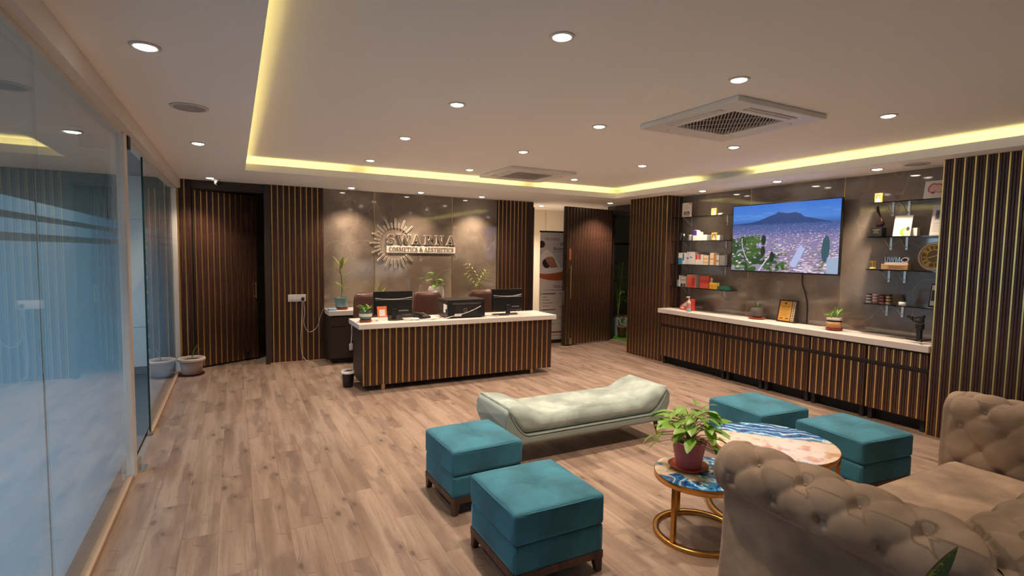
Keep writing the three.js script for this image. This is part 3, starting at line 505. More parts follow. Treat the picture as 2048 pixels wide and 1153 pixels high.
pottedPlant('potted_plant', 'tall leafy cane in a glazed teal pot on the back cabinet', [1.40, CT, -8.1], (t) => {
  saucer(t, 0.10); part('pot', lathe([[0, 0.02], [0.075, 0.02], [0.092, 0.06], [0.096, 0.15], [0.1, 0.175], [0.09, 0.178], [0.086, 0.15], [0, 0.15]]), M.tealPot, t);
  part('cane', tube([[0, 0.15, 0], [0.012, 0.3, 0], [0, 0.5, 0.01], [-0.02, 0.62, 0]], 0.008, 20, 6), M.stem, t);
  for (const [y, az, L, p] of [[0.30, 0.6, 0.16, -0.9], [0.33, -2.4, 0.14, -0.8], [0.28, 1.9, 0.13, -0.5], [0.48, 1.4, 0.2, -0.6], [0.5, -1.6, 0.16, -1.1], [0.6, 0.2, 0.2, -1.35], [0.6, -1.9, 0.24, -1.2], [0.6, 1.7, 0.2, -1.2]]) aimLeaf(part('leaf', leafGeo(L, 0.06, 0.2), M.leafPale, t), new V3(0, y, 0), az, p);
});
pottedPlant('potted_plant', 'upright broad-leaved plant behind the left monitor', [1.955, CT, -8.12], (t) => {
  part('pot', lathe([[0, 0], [0.06, 0], [0.08, 0.13], [0.072, 0.13], [0, 0.11]]), M.whitePot, t);
  for (const [az, L, p] of [[0.4, 0.3, -1.45], [-1.4, 0.24, -1.1], [1.6, 0.26, -1.2], [2.8, 0.2, -1.1], [-2.4, 0.18, -0.9]]) aimLeaf(part('leaf', leafGeo(L, 0.075, 0.18), M.leafPale, t), new V3(0, 0.11, 0), az, p);
});
pottedPlant('potted_plant', 'trailing green plant in a rounded white pot on the back cabinet', [2.88, CT, -8.1], (t) => {
  part('pot', lathe([[0, 0], [0.08, 0], [0.12, 0.08], [0.132, 0.2], [0.12, 0.29], [0.1, 0.32], [0.09, 0.32], [0.09, 0.3], [0, 0.3]]), M.whitePot, t); part('soil', cyl(0.09, 0.09, 0.004).translate(0, 0.3, 0), M.soil, t);
  foliage(t, 18, { y: 0.3, stalk: [0.06, 0.26], rise: [0.5, 1.5], len: [0.08, 0.11], wid: [0.05, 0.07], heart: 1, mat: M.leaf, spread: 0.05, back: 0.1 });
});
pottedPlant('potted_palm', 'feathery palm frond plant beside the slatted pilaster', [3.62, CT, -8.08], (t) => {
  part('pot', lathe([[0, 0], [0.06, 0], [0.085, 0.12], [0.075, 0.12], [0, 0.1]]), M.greyPot, t); fronds(t, 5, { y: 0.1, len: [0.45, 0.70], lean: [0.12, 0.45], leaf: 0.13, width: 0.022, pairs: 6 });
});
{
  const t = thing('small_gadget', 'small white and blue handheld gadget lying on the back cabinet', 'gadget', [1.252, CT, -7.99], 0.1); part('case', rbox(-0.055, 0.055, 0, 0.028, -0.06, 0.06, 0.008), M.skyBlue, t); part('top_face', rbox(-0.052, 0.052, 0.026, 0.034, -0.055, 0.055, 0.003, 1), M.whitePlastic, t); part('screen', box(-0.034, 0.034, 0.0335, 0.0348, -0.03, 0.035), M.black, t);
  const s = thing('socket_plate', 'white wall socket plate on the slatted panel', 'socket', [0.805, 0.955, ZB + 0.051]); part('plate', rbox(-0.122, 0.122, -0.052, 0.052, 0, 0.012, 0.003), M.whitePlastic, s); for (let i = 0; i < 5; i++) part('switch', rbox(-0.1 + i * 0.032, -0.072 + i * 0.032, -0.025, 0.025, 0.012, 0.015, 0.001, 1), M.paper, s); part('plug', rbox(0.06, 0.098, -0.04, 0.01, 0.012, 0.045, 0.006), M.blackMatt, s);
  const c = thing('cable', 'thin white cable hanging from the wall socket to the floor', 'cable'), z = ZB + 0.075; part('cord', tube([[0.875, 0.91, z], [0.87, 0.75, z], [0.86, 0.55, z], [0.85, 0.3, z], [0.87, 0.1, z], [0.93, 0.02, z + 0.06], [1.0, 0.004, z + 0.12]], 0.004, 40, 6), M.whitePlastic, c);
  const d = thing('cable', 'thin white cable looping from the wall socket to the back cabinet', 'cable'); part('cord', tube([[0.89, 0.91, z + 0.03], [0.905, 0.75, z + 0.03], [0.89, 0.58, z + 0.03], [0.96, 0.45, z + 0.03], [1.06, 0.5, z + 0.03], [1.13, 0.7, z + 0.03], [1.175, 0.8, z + 0.06], [1.22, 0.792, z + 0.2]], 0.0035, 60, 6), M.whitePlastic, d);
  const e = thing('extension_lead', 'white plug end hanging beside the desk end panel', 'plug', [1.285, 0, -6.72]); part('cord', tube([[0, 0.74, 0], [0, 0.62, 0.005], [-0.01, 0.5, 0]], 0.006, 10, 6), M.whitePlastic, e); part('plug', rbox(-0.03, 0.01, 0.42, 0.5, -0.02, 0.02, 0.006), M.whitePlastic, e);
  const b = thing('small_bin', 'small black bin on the floor at the end of the desk', 'bin', [1.205, 0, -6.55]); part('body', lathe([[0, 0], [0.06, 0], [0.075, 0.2], [0.068, 0.2], [0.056, 0.01], [0, 0.01]], 24), M.black, b); part('liner', lathe([[0.06, 0.19], [0.078, 0.205], [0.08, 0.17]], 24), M.whitePlastic, b);
}
{ // sign on the stone: sunburst, name and plate
  const t = thing('wall_sign', 'metal sunburst sign with raised lettering on the stone wall', 'sign', [0, 0, ZB]);
  for (let i = 0; i <= 24; i++) { const a = (45 + i * 11.25) * Math.PI / 180, long = i % 2 === 0, r0 = 0.25, r1 = long ? 0.397 : 0.328, w = 0.012; part('ray', new THREE.BoxGeometry(r1 - r0, w * 2, 0.02).translate((r0 + r1) / 2, 0, 0).rotateZ(a).translate(2.277, 1.786, 0.012), M.signMetal, t); part('ray_face', new THREE.BoxGeometry(r1 - r0 - 0.012, w * 2 - 0.012, 0.002).translate((r0 + r1) / 2, 0, 0).rotateZ(a).translate(2.277, 1.786, 0.0225), M.signFace, t); }
  const X = (u) => at(u, 490, 2, ZB + 0.03).x;
  [['S', 774.4, 789], ['W', 793.8, 822.4], ['A', 823.7, 842.2], ['R', 848, 866.2], ['N', 870.6, 887.6], ['A', 892, 910.6]].forEach(([c, a, b]) => {
    const g = new TextGeometry(c, { font: font.bold, size: 0.2, depth: 0.03, curveSegments: 8, bevelEnabled: true, bevelSize: 0.004, bevelThickness: 0.003, bevelSegments: 1 }); g.computeBoundingBox();
    const q = g.boundingBox; g.translate(-q.min.x, -q.min.y, 0); g.scale((X(b) - X(a)) / (q.max.x - q.min.x), 0.16 / (q.max.y - q.min.y), 1); part('letter', g, [M.signFace, M.signMetal], t, [X(a), 1.772, 0.003]);
  });
  const plate = part('plate', rbox(2.141, 3.30, 1.637, 1.75, 0, 0.02, 0.003, 1), std(lin(0.8, 0.76, 0.72), 0.4), t);
  const g = new TextGeometry('COSMETICS & AESTHETICS', { font: font.bold, size: 0.07, depth: 0.006, curveSegments: 5 }); g.computeBoundingBox(); const q = g.boundingBox; g.translate(-q.min.x, -q.min.y, 0); g.scale(1.09 / (q.max.x - q.min.x), 0.068 / (q.max.y - q.min.y), 1);
  part('lettering', g.translate(2.175, 1.66, 0.02), std(lin(0.30, 0.20, 0.11), 0.4, 0.3), plate);
}
{ // roll-up banner
  const map = canvas(512, 1248, (c, w, h) => {
    c.fillStyle = '#d9d2cd'; c.fillRect(0, 0, w, h); c.fillStyle = '#c9c4c2'; c.fillRect(0, 0, w, 420);
    c.fillStyle = '#efe9e4'; c.beginPath(); c.moveTo(0, 300); c.quadraticCurveTo(60, 120, 200, 280); c.lineTo(300, 420); c.lineTo(0, 440); c.fill();
    c.fillStyle = '#3a241c'; c.beginPath(); c.ellipse(20, 140, 46, 40, 0, 0, 7); c.fill();
    c.fillStyle = '#e9e2dc'; c.beginPath(); c.ellipse(120, 380, 130, 70, 0.2, 0, 7); c.fill(); c.fillStyle = '#33211b'; c.beginPath(); c.ellipse(92, 356, 58, 54, 0.5, 0, 7); c.fill(); c.fillStyle = '#b5826c'; c.beginPath(); c.moveTo(70, 300); c.quadraticCurveTo(110, 270, 146, 284); c.lineTo(160, 272); c.lineTo(172, 288); c.lineTo(186, 284); c.lineTo(190, 300); c.quadraticCurveTo(214, 312, 208, 340); c.quadraticCurveTo(236, 372, 250, 410); c.lineTo(160, 424); c.quadraticCurveTo(140, 390, 118, 372); c.quadraticCurveTo(96, 350, 70, 300); c.fill(); c.fillStyle = '#8f5f4c'; c.fillRect(120, 296, 22, 5); c.fillRect(172, 304, 16, 5);
    c.fillStyle = '#f1ebe6'; c.beginPath(); c.ellipse(180, 455, 240, 48, -0.1, 0, 7); c.fill();
    c.fillStyle = '#b5623a'; c.beginPath(); c.moveTo(0, 470); c.quadraticCurveTo(150, 500, 512, 400); c.lineTo(512, 520); c.quadraticCurveTo(200, 590, 0, 520); c.fill();
    c.fillStyle = '#8a6a58'; c.font = 'bold 44px serif'; c.fillText('SWARNA', 60, 92); c.strokeStyle = '#a58a78'; c.lineWidth = 3; for (let i = 0; i < 9; i++) { const a = Math.PI * (0.5 + i / 8); c.beginPath(); c.moveTo(70 + 34 * Math.cos(a), 70 + 34 * Math.sin(a)); c.lineTo(70 + 46 * Math.cos(a), 70 + 46 * Math.sin(a)); c.stroke(); }
    c.fillStyle = '#4a3a34'; c.font = 'bold 50px serif'; c.fillText('Show', 270, 150); c.fillText('Beauty W', 180, 205); c.fillRect(180, 222, 320, 4); c.font = '26px serif'; c.fillText('Since', 300, 268);
    c.font = 'bold 40px serif'; c.fillText('OUR SERV', 190, 640); c.fillRect(60, 664, 420, 4);
    const lines = (x, y, n) => { c.fillStyle = '#4a3a34'; c.beginPath(); c.arc(x, y - 7, 7, 0, 7); c.fill(); c.fillRect(x + 20, y - 13, 180, 11); c.fillStyle = '#8d807a'; for (let i = 0; i < n; i++) c.fillRect(x + 22, y + 26 + i * 34, 60 + (i * 37) % 90, 8); };
    lines(24, 715, 4); lines(24, 900, 4); lines(290, 715, 3); lines(290, 870, 2); lines(290, 1000, 2); c.fillStyle = '#8d807a'; c.fillRect(40, 1058, 420, 4); c.fillStyle = '#7c3c22'; c.fillRect(0, 1150, w, 16); c.fillStyle = '#c08a60'; c.fillRect(0, 1190, w, 10);
  });
  const t = thing('roll_up_banner', 'roll-up banner with a face and a printed list behind the open door', 'banner', [5.33, 0, -8.27], -0.03);
  part('sheet', box(-0.40, 0.40, 0.05, 2.05, -0.001, 0.001), [M.paper, M.paper, M.paper, M.paper, std(0xffffff, 0.55, 0, { map }), M.paper], t); part('top_rail', rbox(-0.41, 0.41, 2.045, 2.075, -0.01, 0.01, 0.004), M.black, t); part('base', rbox(-0.42, 0.42, 0, 0.06, -0.06, 0.06, 0.012), M.black, t); part('pole', cyl(0.01, 0.01, 2.0, 10).translate(0, 0.05, -0.02), M.steel, t);
}
// planting in the terrace beyond the opening
{
  const p = thing('planter', 'white rectangular planter with soil beyond the opening', 'planter', [7.2, 0.01, -8.62]); part('box', [box(-0.30, 0.30, 0, 0.36, -0.2, -0.18), box(-0.30, 0.30, 0, 0.36, 0.18, 0.2), box(-0.30, -0.28, 0, 0.36, -0.18, 0.18), box(0.28, 0.30, 0, 0.36, -0.18, 0.18), box(-0.28, 0.28, 0, 0.03, -0.18, 0.18)], std(lin(0.5, 0.55, 0.66), 0.5), p); part('soil', muv(box(-0.28, 0.28, 0.03, 0.35, -0.18, 0.18)), std(lin(0.22, 0.09, 0.04), 1), p);
  const b = (x, y, z, n, h, l) => pottedPlant('leafy_shrub', l, [x, y, z], (t) => { for (let i = 0; i < 4; i++) part('stems', tube([[0, 0, 0], [rr(-0.05, 0.05), h * 0.5, rr(-0.05, 0.05)], [rr(-0.12, 0.12), h, rr(-0.12, 0.12)]], 0.006, 8, 4), M.stem, t); for (let i = 0; i < n; i++) aimLeaf(part('leaf', leafGeo(0.15, 0.035, 0.3), i % 3 ? M.leafDeep : M.leaf, t), new V3(rr(-0.1, 0.1), h * rr(0.2, 1), rr(-0.1, 0.1)), rr(0, 6.28), rr(-0.9, 0.3)); });
  b(7.03, 0.40, -8.6, 60, 1.1, 'tall leafy shrub growing in the white planter'); b(7.32, 0.40, -8.6, 50, 0.8, 'shorter leafy shrub growing in the white planter');
  pottedPlant('potted_plant', 'small plant in a brown pot on the floor beside the white planter', [6.83, 0.012, -8.22], (t) => { part('pot', lathe([[0, 0], [0.07, 0], [0.1, 0.2], [0.11, 0.2], [0.11, 0.22], [0.09, 0.22], [0, 0.19]]), std(lin(0.2, 0.10, 0.07), 0.7), t); foliage(t, 14, { y: 0.19, stalk: [0.06, 0.2], rise: [1.0, 1.5], len: [0.10, 0.14], wid: [0.025, 0.03], mat: M.leafDeep, tilt: [-1.2, -0.3] }); });
}
pottedPlant('potted_plant', 'single-shoot seedling in a greyish plastic pot by the glass partition', [-0.52, 0, -8.03], (t) => {
  saucer(t, 0.15, std(lin(0.22, 0.035, 0.025), 0.5)); part('pot', lathe([[0, 0.02], [0.115, 0.02], [0.14, 0.19], [0.155, 0.19], [0.158, 0.215], [0.145, 0.225], [0.13, 0.2], [0, 0.19]]), M.greyPlastic, t); part('rim', lathe([[0.14, 0.188], [0.16, 0.19], [0.162, 0.218], [0.147, 0.227], [0.138, 0.22]]), M.frameWhite, t); part('soil', cyl(0.13, 0.13, 0.004).translate(0, 0.195, 0), M.soil, t);
  for (const [az, L, p] of [[0.9, 0.25, -1.35], [1.6, 0.2, -1.1], [-1.5, 0.12, -0.7]]) aimLeaf(part('leaf', leafGeo(L, 0.03, 0.25), M.leaf, t), new V3(0, 0.2, 0), az, p);
});

// ------------------------------------------------------------------ display counter, shelves and television on the right
const K = 0.845;      // top of the display counter
{
  const c = thing('worktop', 'long white worktop of the display counter under the television', 'worktop', [5.765, 0.78, -6.115], -Math.PI / 2); part('slab', muv(rbox(0.004, 3.60, 0, 0.065, -0.452, 0, 0.004)), M.white, c);
  const bays = [[-6.05, -4.865, [[-6.05, -5.145], [-5.14, -4.865]]], [-4.86, -4.285, null], [-4.28, -3.685, null], [-3.68, -3.075, null], [-3.07, -2.515, null]];
  const names = ['wide double-door', 'slatted two-tier', 'slatted two-tier', 'slatted two-tier', 'slatted two-tier'], where = ['beside the slatted column', 'below the grey pot', 'below the framed plaque', 'below the painted tan pot', 'beside the tall slatted panel'];
  bays.forEach(([z0, z1, doors], i) => {
    const w = z1 - z0, t = thing('cabinet', names[i] + ' cabinet ' + where[i], 'cabinet', [5.80, 0, z0], -Math.PI / 2);
    part('carcass', muv(box(0.002, w - 0.002, 0.12, 0.775, -0.41, -0.03), 0.5, 2), M.frameWood, t);
    part('plinth', box(0.01, w - 0.01, 0, 0.12, -0.41, -0.12), M.blackMatt, t); for (const x of [0.02, w - 0.06]) part('leg', box(x, x + 0.04, 0, 0.12, -0.07, -0.03), M.blackMatt, t);
    const front = (name, x0, x1, y0, y1) => { const g = new THREE.Group(); g.name = name; t.add(g); part('board', muv(box(x0 + 0.003, x1 - 0.003, y0, y1, -0.03, -0.012), 0.5, 2), M.frameWood, g); cladding(g, x0 + 0.008, x1 - x0 - 0.016, y0, y1 - y0, -0.002); };
    front('drawer', 0, w, 0.62, 0.76); for (const [a, b] of doors ?? [[z0, z1]]) front('door', a - z0, b - z0, 0.125, 0.575);
    part('pull_rail', box(0, w, 0.58, 0.615, -0.03, -0.02), M.frameWood, t);
  });
}
{ // television
  const z0 = -5.028, z1 = -3.555, y0 = 1.458, y1 = 2.345, xf = 6.05;
  const map = canvas(1024, 600, (c, w, h) => {
    const s = c.createLinearGradient(0, 0, 0, h * 0.3); s.addColorStop(0, '#3a74d4'); s.addColorStop(0.7, '#4f86d6'); s.addColorStop(1, '#3b62a8'); c.fillStyle = s; c.fillRect(0, 0, w, h);
    c.fillStyle = 'rgba(150,180,230,0.35)'; for (let i = 0; i < 14; i++) c.fillRect(rnd() * w, 60 + rnd() * 90, 60 + rnd() * 160, 3 + rnd() * 5);
    c.fillStyle = '#2b477f'; c.beginPath(); c.moveTo(0, 172); c.lineTo(200, 160); c.lineTo(290, 142); c.lineTo(380, 112); c.lineTo(440, 96); c.lineTo(474, 78); c.lineTo(480, 70); c.lineTo(488, 80); c.lineTo(560, 90); c.lineTo(640, 86); c.lineTo(680, 98); c.lineTo(720, 128); c.lineTo(790, 142); c.lineTo(900, 166); c.lineTo(1024, 190); c.lineTo(1024, 260); c.lineTo(0, 260); c.fill();
    const gr = c.createLinearGradient(0, 170, 0, h); gr.addColorStop(0, '#3c5590'); gr.addColorStop(0.35, '#8a7fae'); gr.addColorStop(1, '#9a8ca6'); c.fillStyle = gr; c.fillRect(0, 180, w, h);
    const green = (x, y, a, b) => { c.fillStyle = ['#2f4a2c', '#3c5a2e', '#4c6a34'][Math.floor(rnd() * 3)]; c.beginPath(); c.ellipse(x, y, a, b, -0.2, 0, 7); c.fill(); };
    for (let i = 0; i < 60; i++) green(rnd() * 300, 290 + rnd() * 300, 20 + rnd() * 50, 10 + rnd() * 22); for (let i = 0; i < 30; i++) green(250 + rnd() * 320, 460 + rnd() * 140, 14 + rnd() * 40, 8 + rnd() * 20);
    for (let k = 0; k < 1700; k++) { // blocks of houses, far ones first
      const d = Math.pow(k / 1700, 1.35), y = 172 + d * (h - 172), x = rnd() * w, z = 3 + d * 26, tone = rnd(), park = (x < 300 && y > 300) || (x < 560 && y > 470);
      if (park && rnd() < 0.86) continue;
      const far = d < 0.22, roof = far ? ['#a9b2dc', '#5a6ba8', '#38508c', '#d0d4ee', '#2e447c'] : ['#c9b4d2', '#dccde2', '#b79ab6', '#c4a6a8', '#e8e0ee', '#a894b8', '#76804e'];
      c.save(); c.translate(x, y); c.transform(1, -0.12, 0.25, 1, 0, 0); c.fillStyle = roof[Math.floor(tone * roof.length)]; c.fillRect(-z * 0.55, -z * 0.3, z * 1.1, z * 0.42); c.fillStyle = far ? '#3a4a80' : ['#7a6a94', '#8a7490', '#5e5880'][k % 3]; c.fillRect(-z * 0.55, z * 0.12, z * 1.1, z * 0.24); c.restore();
    }
    c.strokeStyle = '#d9cfe6'; c.lineWidth = 7; c.beginPath(); c.moveTo(110, 300); c.quadraticCurveTo(100, 400, 190, 520); c.stroke(); c.lineWidth = 12; c.beginPath(); c.moveTo(300, 600); c.quadraticCurveTo(360, 520, 420, 440); c.stroke();
    c.fillStyle = '#b4bfe6'; c.beginPath(); c.moveTo(690, 370); c.lineTo(740, 395); c.lineTo(660, 560); c.lineTo(600, 540); c.fill();
    c.fillStyle = '#3d5a66'; c.beginPath(); c.ellipse(915, 400, 34, 110, 0.05, 0, 7); c.fill(); c.fillStyle = '#9fb0c8'; c.fillRect(930, 470, 94, 130);
    c.fillStyle = '#26352a'; for (const [x, y] of [[430, 470], [340, 320], [338, 420]]) { c.beginPath(); c.ellipse(x, y, 24, 46, 0, 0, 7); c.fill(); }
    c.fillStyle = 'rgba(190,200,150,0.6)'; c.font = 'bold 34px sans-serif'; c.fillText('Ramova', 20, 575);
  });
  const t = thing('television', 'large flat television showing an aerial city view', 'television', [xf, y0, (z0 + z1) / 2], -Math.PI / 2); const w = (z1 - z0) / 2, h = y1 - y0;
  part('housing', [rbox(-w, w, 0, h, -0.03, 0, 0.005), rbox(-w + 0.25, w - 0.25, 0.12, h - 0.2, -0.055, -0.028, 0.01)], M.black, t); part('wall_mount', [rbox(-0.25, -0.2, 0.15, 0.75, -0.168, -0.05, 0.003, 1), rbox(0.2, 0.25, 0.15, 0.75, -0.168, -0.05, 0.003, 1)], M.blackMatt, t);
  const sc = part('screen', new THREE.PlaneGeometry(2 * w - 0.024, h - 0.03).translate(0, h / 2 + 0.004, 0.0015), std(0x050505, 0.25, 0, { emissive: 0xffffff, emissiveMap: map, emissiveIntensity: 1.0 }), t);
  const a = new THREE.RectAreaLight(lin(0.55, 0.6, 1), 0.3, 2 * w - 0.05, h - 0.05); a.position.set(0, h / 2, 0.006); a.rotation.y = Math.PI; t.add(a);
  const c = thing('cable', 'black power cable hanging below the television', 'cable'); part('cord', tube([at(1605, 548, 0, XR - 0.012), at(1604, 566, 0, XR - 0.012), at(1611, 590, 0, XR - 0.012), at(1614, 612, 0, XR - 0.012), at(1613, 648, 0, XR - 0.012)], 0.006, 40, 6), M.black, c);
}
const X0 = 5.99;      // front edge of the glass shelves
const shelfL = [2.24, 1.885, 1.53, 1.19], shelfR = [2.255, 1.895, 1.55, 1.188];
for (const [ys, z0, z1, where, ord] of [[shelfL, -6.10, -5.035, 'between the slatted column and the television', ['topmost', 'second', 'third', 'lowest']], [shelfR, -3.30, -2.52, 'beside the tall slatted panel', ['topmost', 'second', 'third', 'lowest']]]) ys.forEach((y, i) => {
  const t = thing('glass_shelf', ord[i] + ' glass shelf ' + where, 'shelf', [XR, y, (z0 + z1) / 2]); const d = (z1 - z0) / 2, L = ys === shelfL;
  const s = [[0, -d], [X0 - XR, -d + (L ? 0 : 0.06)], [X0 - XR, d - (L ? 0.05 : 0)], [X0 - XR + 0.04, d], [0, d]].map(([x, z]) => [x, -z]);
  part('pane', extrudeShape(s.reverse(), 0.01).rotateX(-Math.PI / 2).translate(0, -0.012, 0), M.shelfGlass, t);
  for (const zz of [-d + 0.18, d - (L ? 0.22 : 0.45)]) { const b = part('bracket', tube([[-0.004, -0.11, zz], [-0.05, -0.1, zz], [-0.13, -0.03, zz], [-0.18, -0.014, zz]], 0.005, 16, 6), M.steel, t); part('back_plate', rbox(-0.008, 0, -0.14, -0.012, zz - 0.012, zz + 0.012, 0.002, 1), M.steel, b); }
});
// a carton standing on a shelf between photo columns u0 and u1, its top at photo row v
const facing = (draw, w = 128, h = 160) => std(0xffffff, 0.5, 0, { map: canvas(w, h, draw) });
const bands = (...b) => facing((c, w, h) => { let y = 0; for (const [f, col] of b) { c.fillStyle = col; c.fillRect(0, y * h, w, f * h + 1); y += f; } });
function carton(label, u0, u1, v, y, mat, { x = X0 + 0.03, depth = 0.07, name = 'carton', cat = 'box', side, round, trim } = {}) {
  const a = at(u0, v, 0, x), b = at(u1, v, 0, x); b.z = Math.min(b.z, -2.525); const h = Math.max(0.02, (a.y + b.y) / 2 - y), w = Math.max(0.015, b.z - a.z);
  const t = thing(name, label, cat, [x, y, (a.z + b.z) / 2], -Math.PI / 2);
  if (round) part('body', lathe([[0, 0], [w / 2 * 0.9, 0], [w / 2, 0.006], [w / 2, h - 0.01], [w / 2 * 0.85, h], [0, h]], 24).translate(0, 0, -w / 2), mat, t);
  else { const g = rbox(-w / 2, w / 2, 0, h, -depth, -0.001, 0.002, 1); part('body', g, side ?? M.paper, t); part('front_print', new THREE.PlaneGeometry(w - 0.004, h - 0.004).translate(0, h / 2, 0.0002), mat, t); }
  if (trim) trim(t, w, h);
  return t;
}
{ // left shelves
  const [a, b, c, d] = shelfL, face = facing((g, w, h) => { g.fillStyle = '#e6dccf'; g.fillRect(0, 0, w, h); g.fillStyle = '#c98f4a'; g.beginPath(); g.moveTo(80, 0); g.lineTo(128, 0); g.lineTo(128, 30); g.fill(); g.fillStyle = '#a09890'; g.fillRect(36, 24, 56, 5); g.fillRect(26, 46, 76, 3); g.fillRect(26, 58, 76, 3); g.fillStyle = '#4a2c22'; g.beginPath(); g.ellipse(42, 122, 20, 24, 0, 0, 7); g.ellipse(86, 122, 22, 26, 0, 0, 7); g.fill(); g.fillStyle = '#d9a48c'; g.beginPath(); g.ellipse(44, 126, 12, 17, 0, 0, 7); g.ellipse(84, 127, 13, 18, 0, 0, 7); g.fill(); });
  const frame = (label, u0, u1, v, y, draw) => carton(label, u0, u1, v, y, draw, { depth: 0.012, name: 'standing_card', cat: 'card' });
  frame('printed card with two faces on the topmost shelf by the column', 1365, 1383, 406, a, face);
  const goldFrame = (label, u, v, y) => carton(label, u - 5, u + 5, v, y, facing((g, w, h) => { g.fillStyle = '#f0b83a'; g.fillRect(0, 0, w, h); g.fillStyle = '#6a4420'; g.fillRect(22, 20, w - 44, h - 40); g.fillStyle = '#e8c8a0'; g.beginPath(); g.ellipse(64, 70, 18, 26, 0, 0, 7); g.fill(); g.fillStyle = '#f4ead8'; g.beginPath(); g.ellipse(64, 124, 34, 30, 0, 0, 7); g.fill(); }), { depth: 0.02, name: 'small_gold_frame', cat: 'picture frame', side: M.yellow });
  goldFrame('small gold-framed picture on the topmost shelf left of the television', 1428, 417, a);
  carton('flat white tin beside the gold-framed picture', 1436, 1444, 427, a, M.paper, { depth: 0.05, name: 'tin', cat: 'tin' });
  const bottle = (label, u0, u1, v, y, m, cap) => carton(label, u0, u1, v, y, m, { round: 1, name: 'bottle', cat: 'bottle', trim: (t, w, h) => part('cap', cyl(w * 0.28, w * 0.28, 0.03, 16).translate(0, h, -w / 2), cap, t) });
  bottle('tall black bottle at the column end of the second shelf', 1357, 1363, 468, b, M.black, M.black); bottle('small black bottle with a white cap on the second shelf', 1364, 1368, 472, b, M.black, M.whitePlastic); bottle('dark bottle beside the violet and white carton', 1375, 1381, 470, b, M.grey, M.blackMatt);
  carton('violet and white carton on the second shelf', 1386, 1394, 461, b, bands([0.5, '#4a2f86'], [0.5, '#e8e4e2'])); carton('plain white carton beside the violet one', 1394.5, 1400, 464, b, M.paper); carton('low white carton on the second shelf', 1402, 1414, 470, b, bands([0.6, '#efe8de'], [0.1, '#c4b8ac'], [0.3, '#efe8de']), { depth: 0.09 });
  goldFrame('small gold-framed picture on the second shelf left of the television', 1428, 466, b); carton('small white cube box beside the second gold frame', 1433, 1440, 471, b, M.paper);
  carton('blue-and-white carton at the column end of the third shelf', 1357, 1365, 506, c, bands([0.45, '#e6e4e4'], [0.1, '#3a8ab8'], [0.45, '#2a86c0'])); carton('white carton with a teal stripe on the third shelf', 1365.5, 1373, 506, c, facing((g, w, h) => { g.fillStyle = '#e8e6e4'; g.fillRect(0, 0, w, h); g.fillStyle = '#1f7c9c'; g.fillRect(0, 10, 50, 100); g.fillStyle = '#c04038'; g.fillRect(70, 60, 40, 8); }));
  carton('grey-white carton with a small blue mark on the third shelf', 1373.5, 1378, 504, c, bands([0.45, '#d8d6d6'], [0.12, '#5a62a8'], [0.43, '#d8d6d6'])); carton('tall white carton with a blue mark on the third shelf', 1378.5, 1390, 504, c, facing((g, w, h) => { g.fillStyle = '#e2e0e0'; g.fillRect(0, 0, w, h); g.fillStyle = '#4c58a4'; g.fillRect(20, 62, 44, 16); }));
  for (const [u0, u1] of [[1391, 1396], [1396.6, 1402]]) carton('red-topped white carton on the third shelf', u0, u1, 509, c, bands([0.5, '#d04a3c'], [0.5, '#e8e0da'])).userData.group = 'red-topped cartons on the third shelf';
  carton('plain white carton beside the red-topped ones', 1402.6, 1406, 509, c, M.paper); carton('cream carton with tan print on the third shelf', 1407, 1417, 511, c, bands([0.3, '#e8d6ba'], [0.1, '#c99a6a'], [0.3, '#e8d6ba'], [0.1, '#d0a070'], [0.2, '#e8d6ba'])); carton('amber and white carton on the third shelf', 1420, 1432, 506, c, facing((g, w, h) => { g.fillStyle = '#ead9c4'; g.fillRect(0, 0, w, h); g.fillStyle = '#c4822a'; g.fillRect(84, 0, 44, h); g.fillRect(0, 74, w, 14); })); carton('light carton with brown spots on the third shelf', 1433, 1438, 511, c, bands([0.5, '#d8cfc6'], [0.12, '#7a5a48'], [0.38, '#d8cfc6'])); carton('grey carton at the television end of the third shelf', 1439, 1450, 511, c, std(lin(0.3, 0.29, 0.28), 0.5), { side: M.grey });
  carton('pale blue carton at the column end of the lowest shelf', 1354, 1357.5, 560, d, bands([1, '#8aa0b0'])); carton('slim white carton on the lowest shelf', 1358, 1361, 551, d, M.paper); for (const [u0, u1] of [[1362, 1366.5], [1367, 1371.5]]) carton('white carton with a dark foot on the lowest shelf', u0, u1, 553, d, bands([0.3, '#dcd6cc'], [0.08, '#a08070'], [0.32, '#dcd6cc'], [0.3, '#32424a'])).userData.group = 'white cartons with dark feet';
  const coral = facing((g, w, h) => { const s = g.createLinearGradient(0, 0, w, h); s.addColorStop(0, '#f0a084'); s.addColorStop(0.5, '#e2604a'); s.addColorStop(1, '#d04838'); g.fillStyle = s; g.fillRect(0, 0, w, h); g.fillStyle = '#c8382e'; g.fillRect(76, 40, 52, 100); });
  carton('large coral carton nearer the column on the lowest shelf', 1374, 1391, 550, d, coral, { depth: 0.09, side: M.pale }); carton('small grey-white carton between the two coral cartons', 1393, 1399, 554, d, bands([0.6, '#c8c4c0'], [0.4, '#54504e']), { x: X0 + 0.13, depth: 0.04 }); carton('large red carton beside the yellow box on the lowest shelf', 1400, 1418, 552, d, bands([0.3, '#c8604c'], [0.3, '#cc4438'], [0.4, '#d85a48']), { depth: 0.09, side: M.red });
  carton('thin white tube standing behind the yellow box', 1420, 1424, 556, d, M.paper, { round: 1, x: X0 + 0.06, name: 'tube' }); carton('yellow box on the lowest shelf', 1418.5, 1433, 566, d, bands([0.4, '#e8b83a'], [0.1, '#c88a20'], [0.5, '#e0ac30']), { side: M.yellow, depth: 0.06, x: X0 + 0.02 }); carton('flat dark green tin on the lowest shelf', 1435, 1452, 573, d, M.jade, { round: 0, depth: 0.12, side: M.jade, name: 'tin', cat: 'tin' });
}
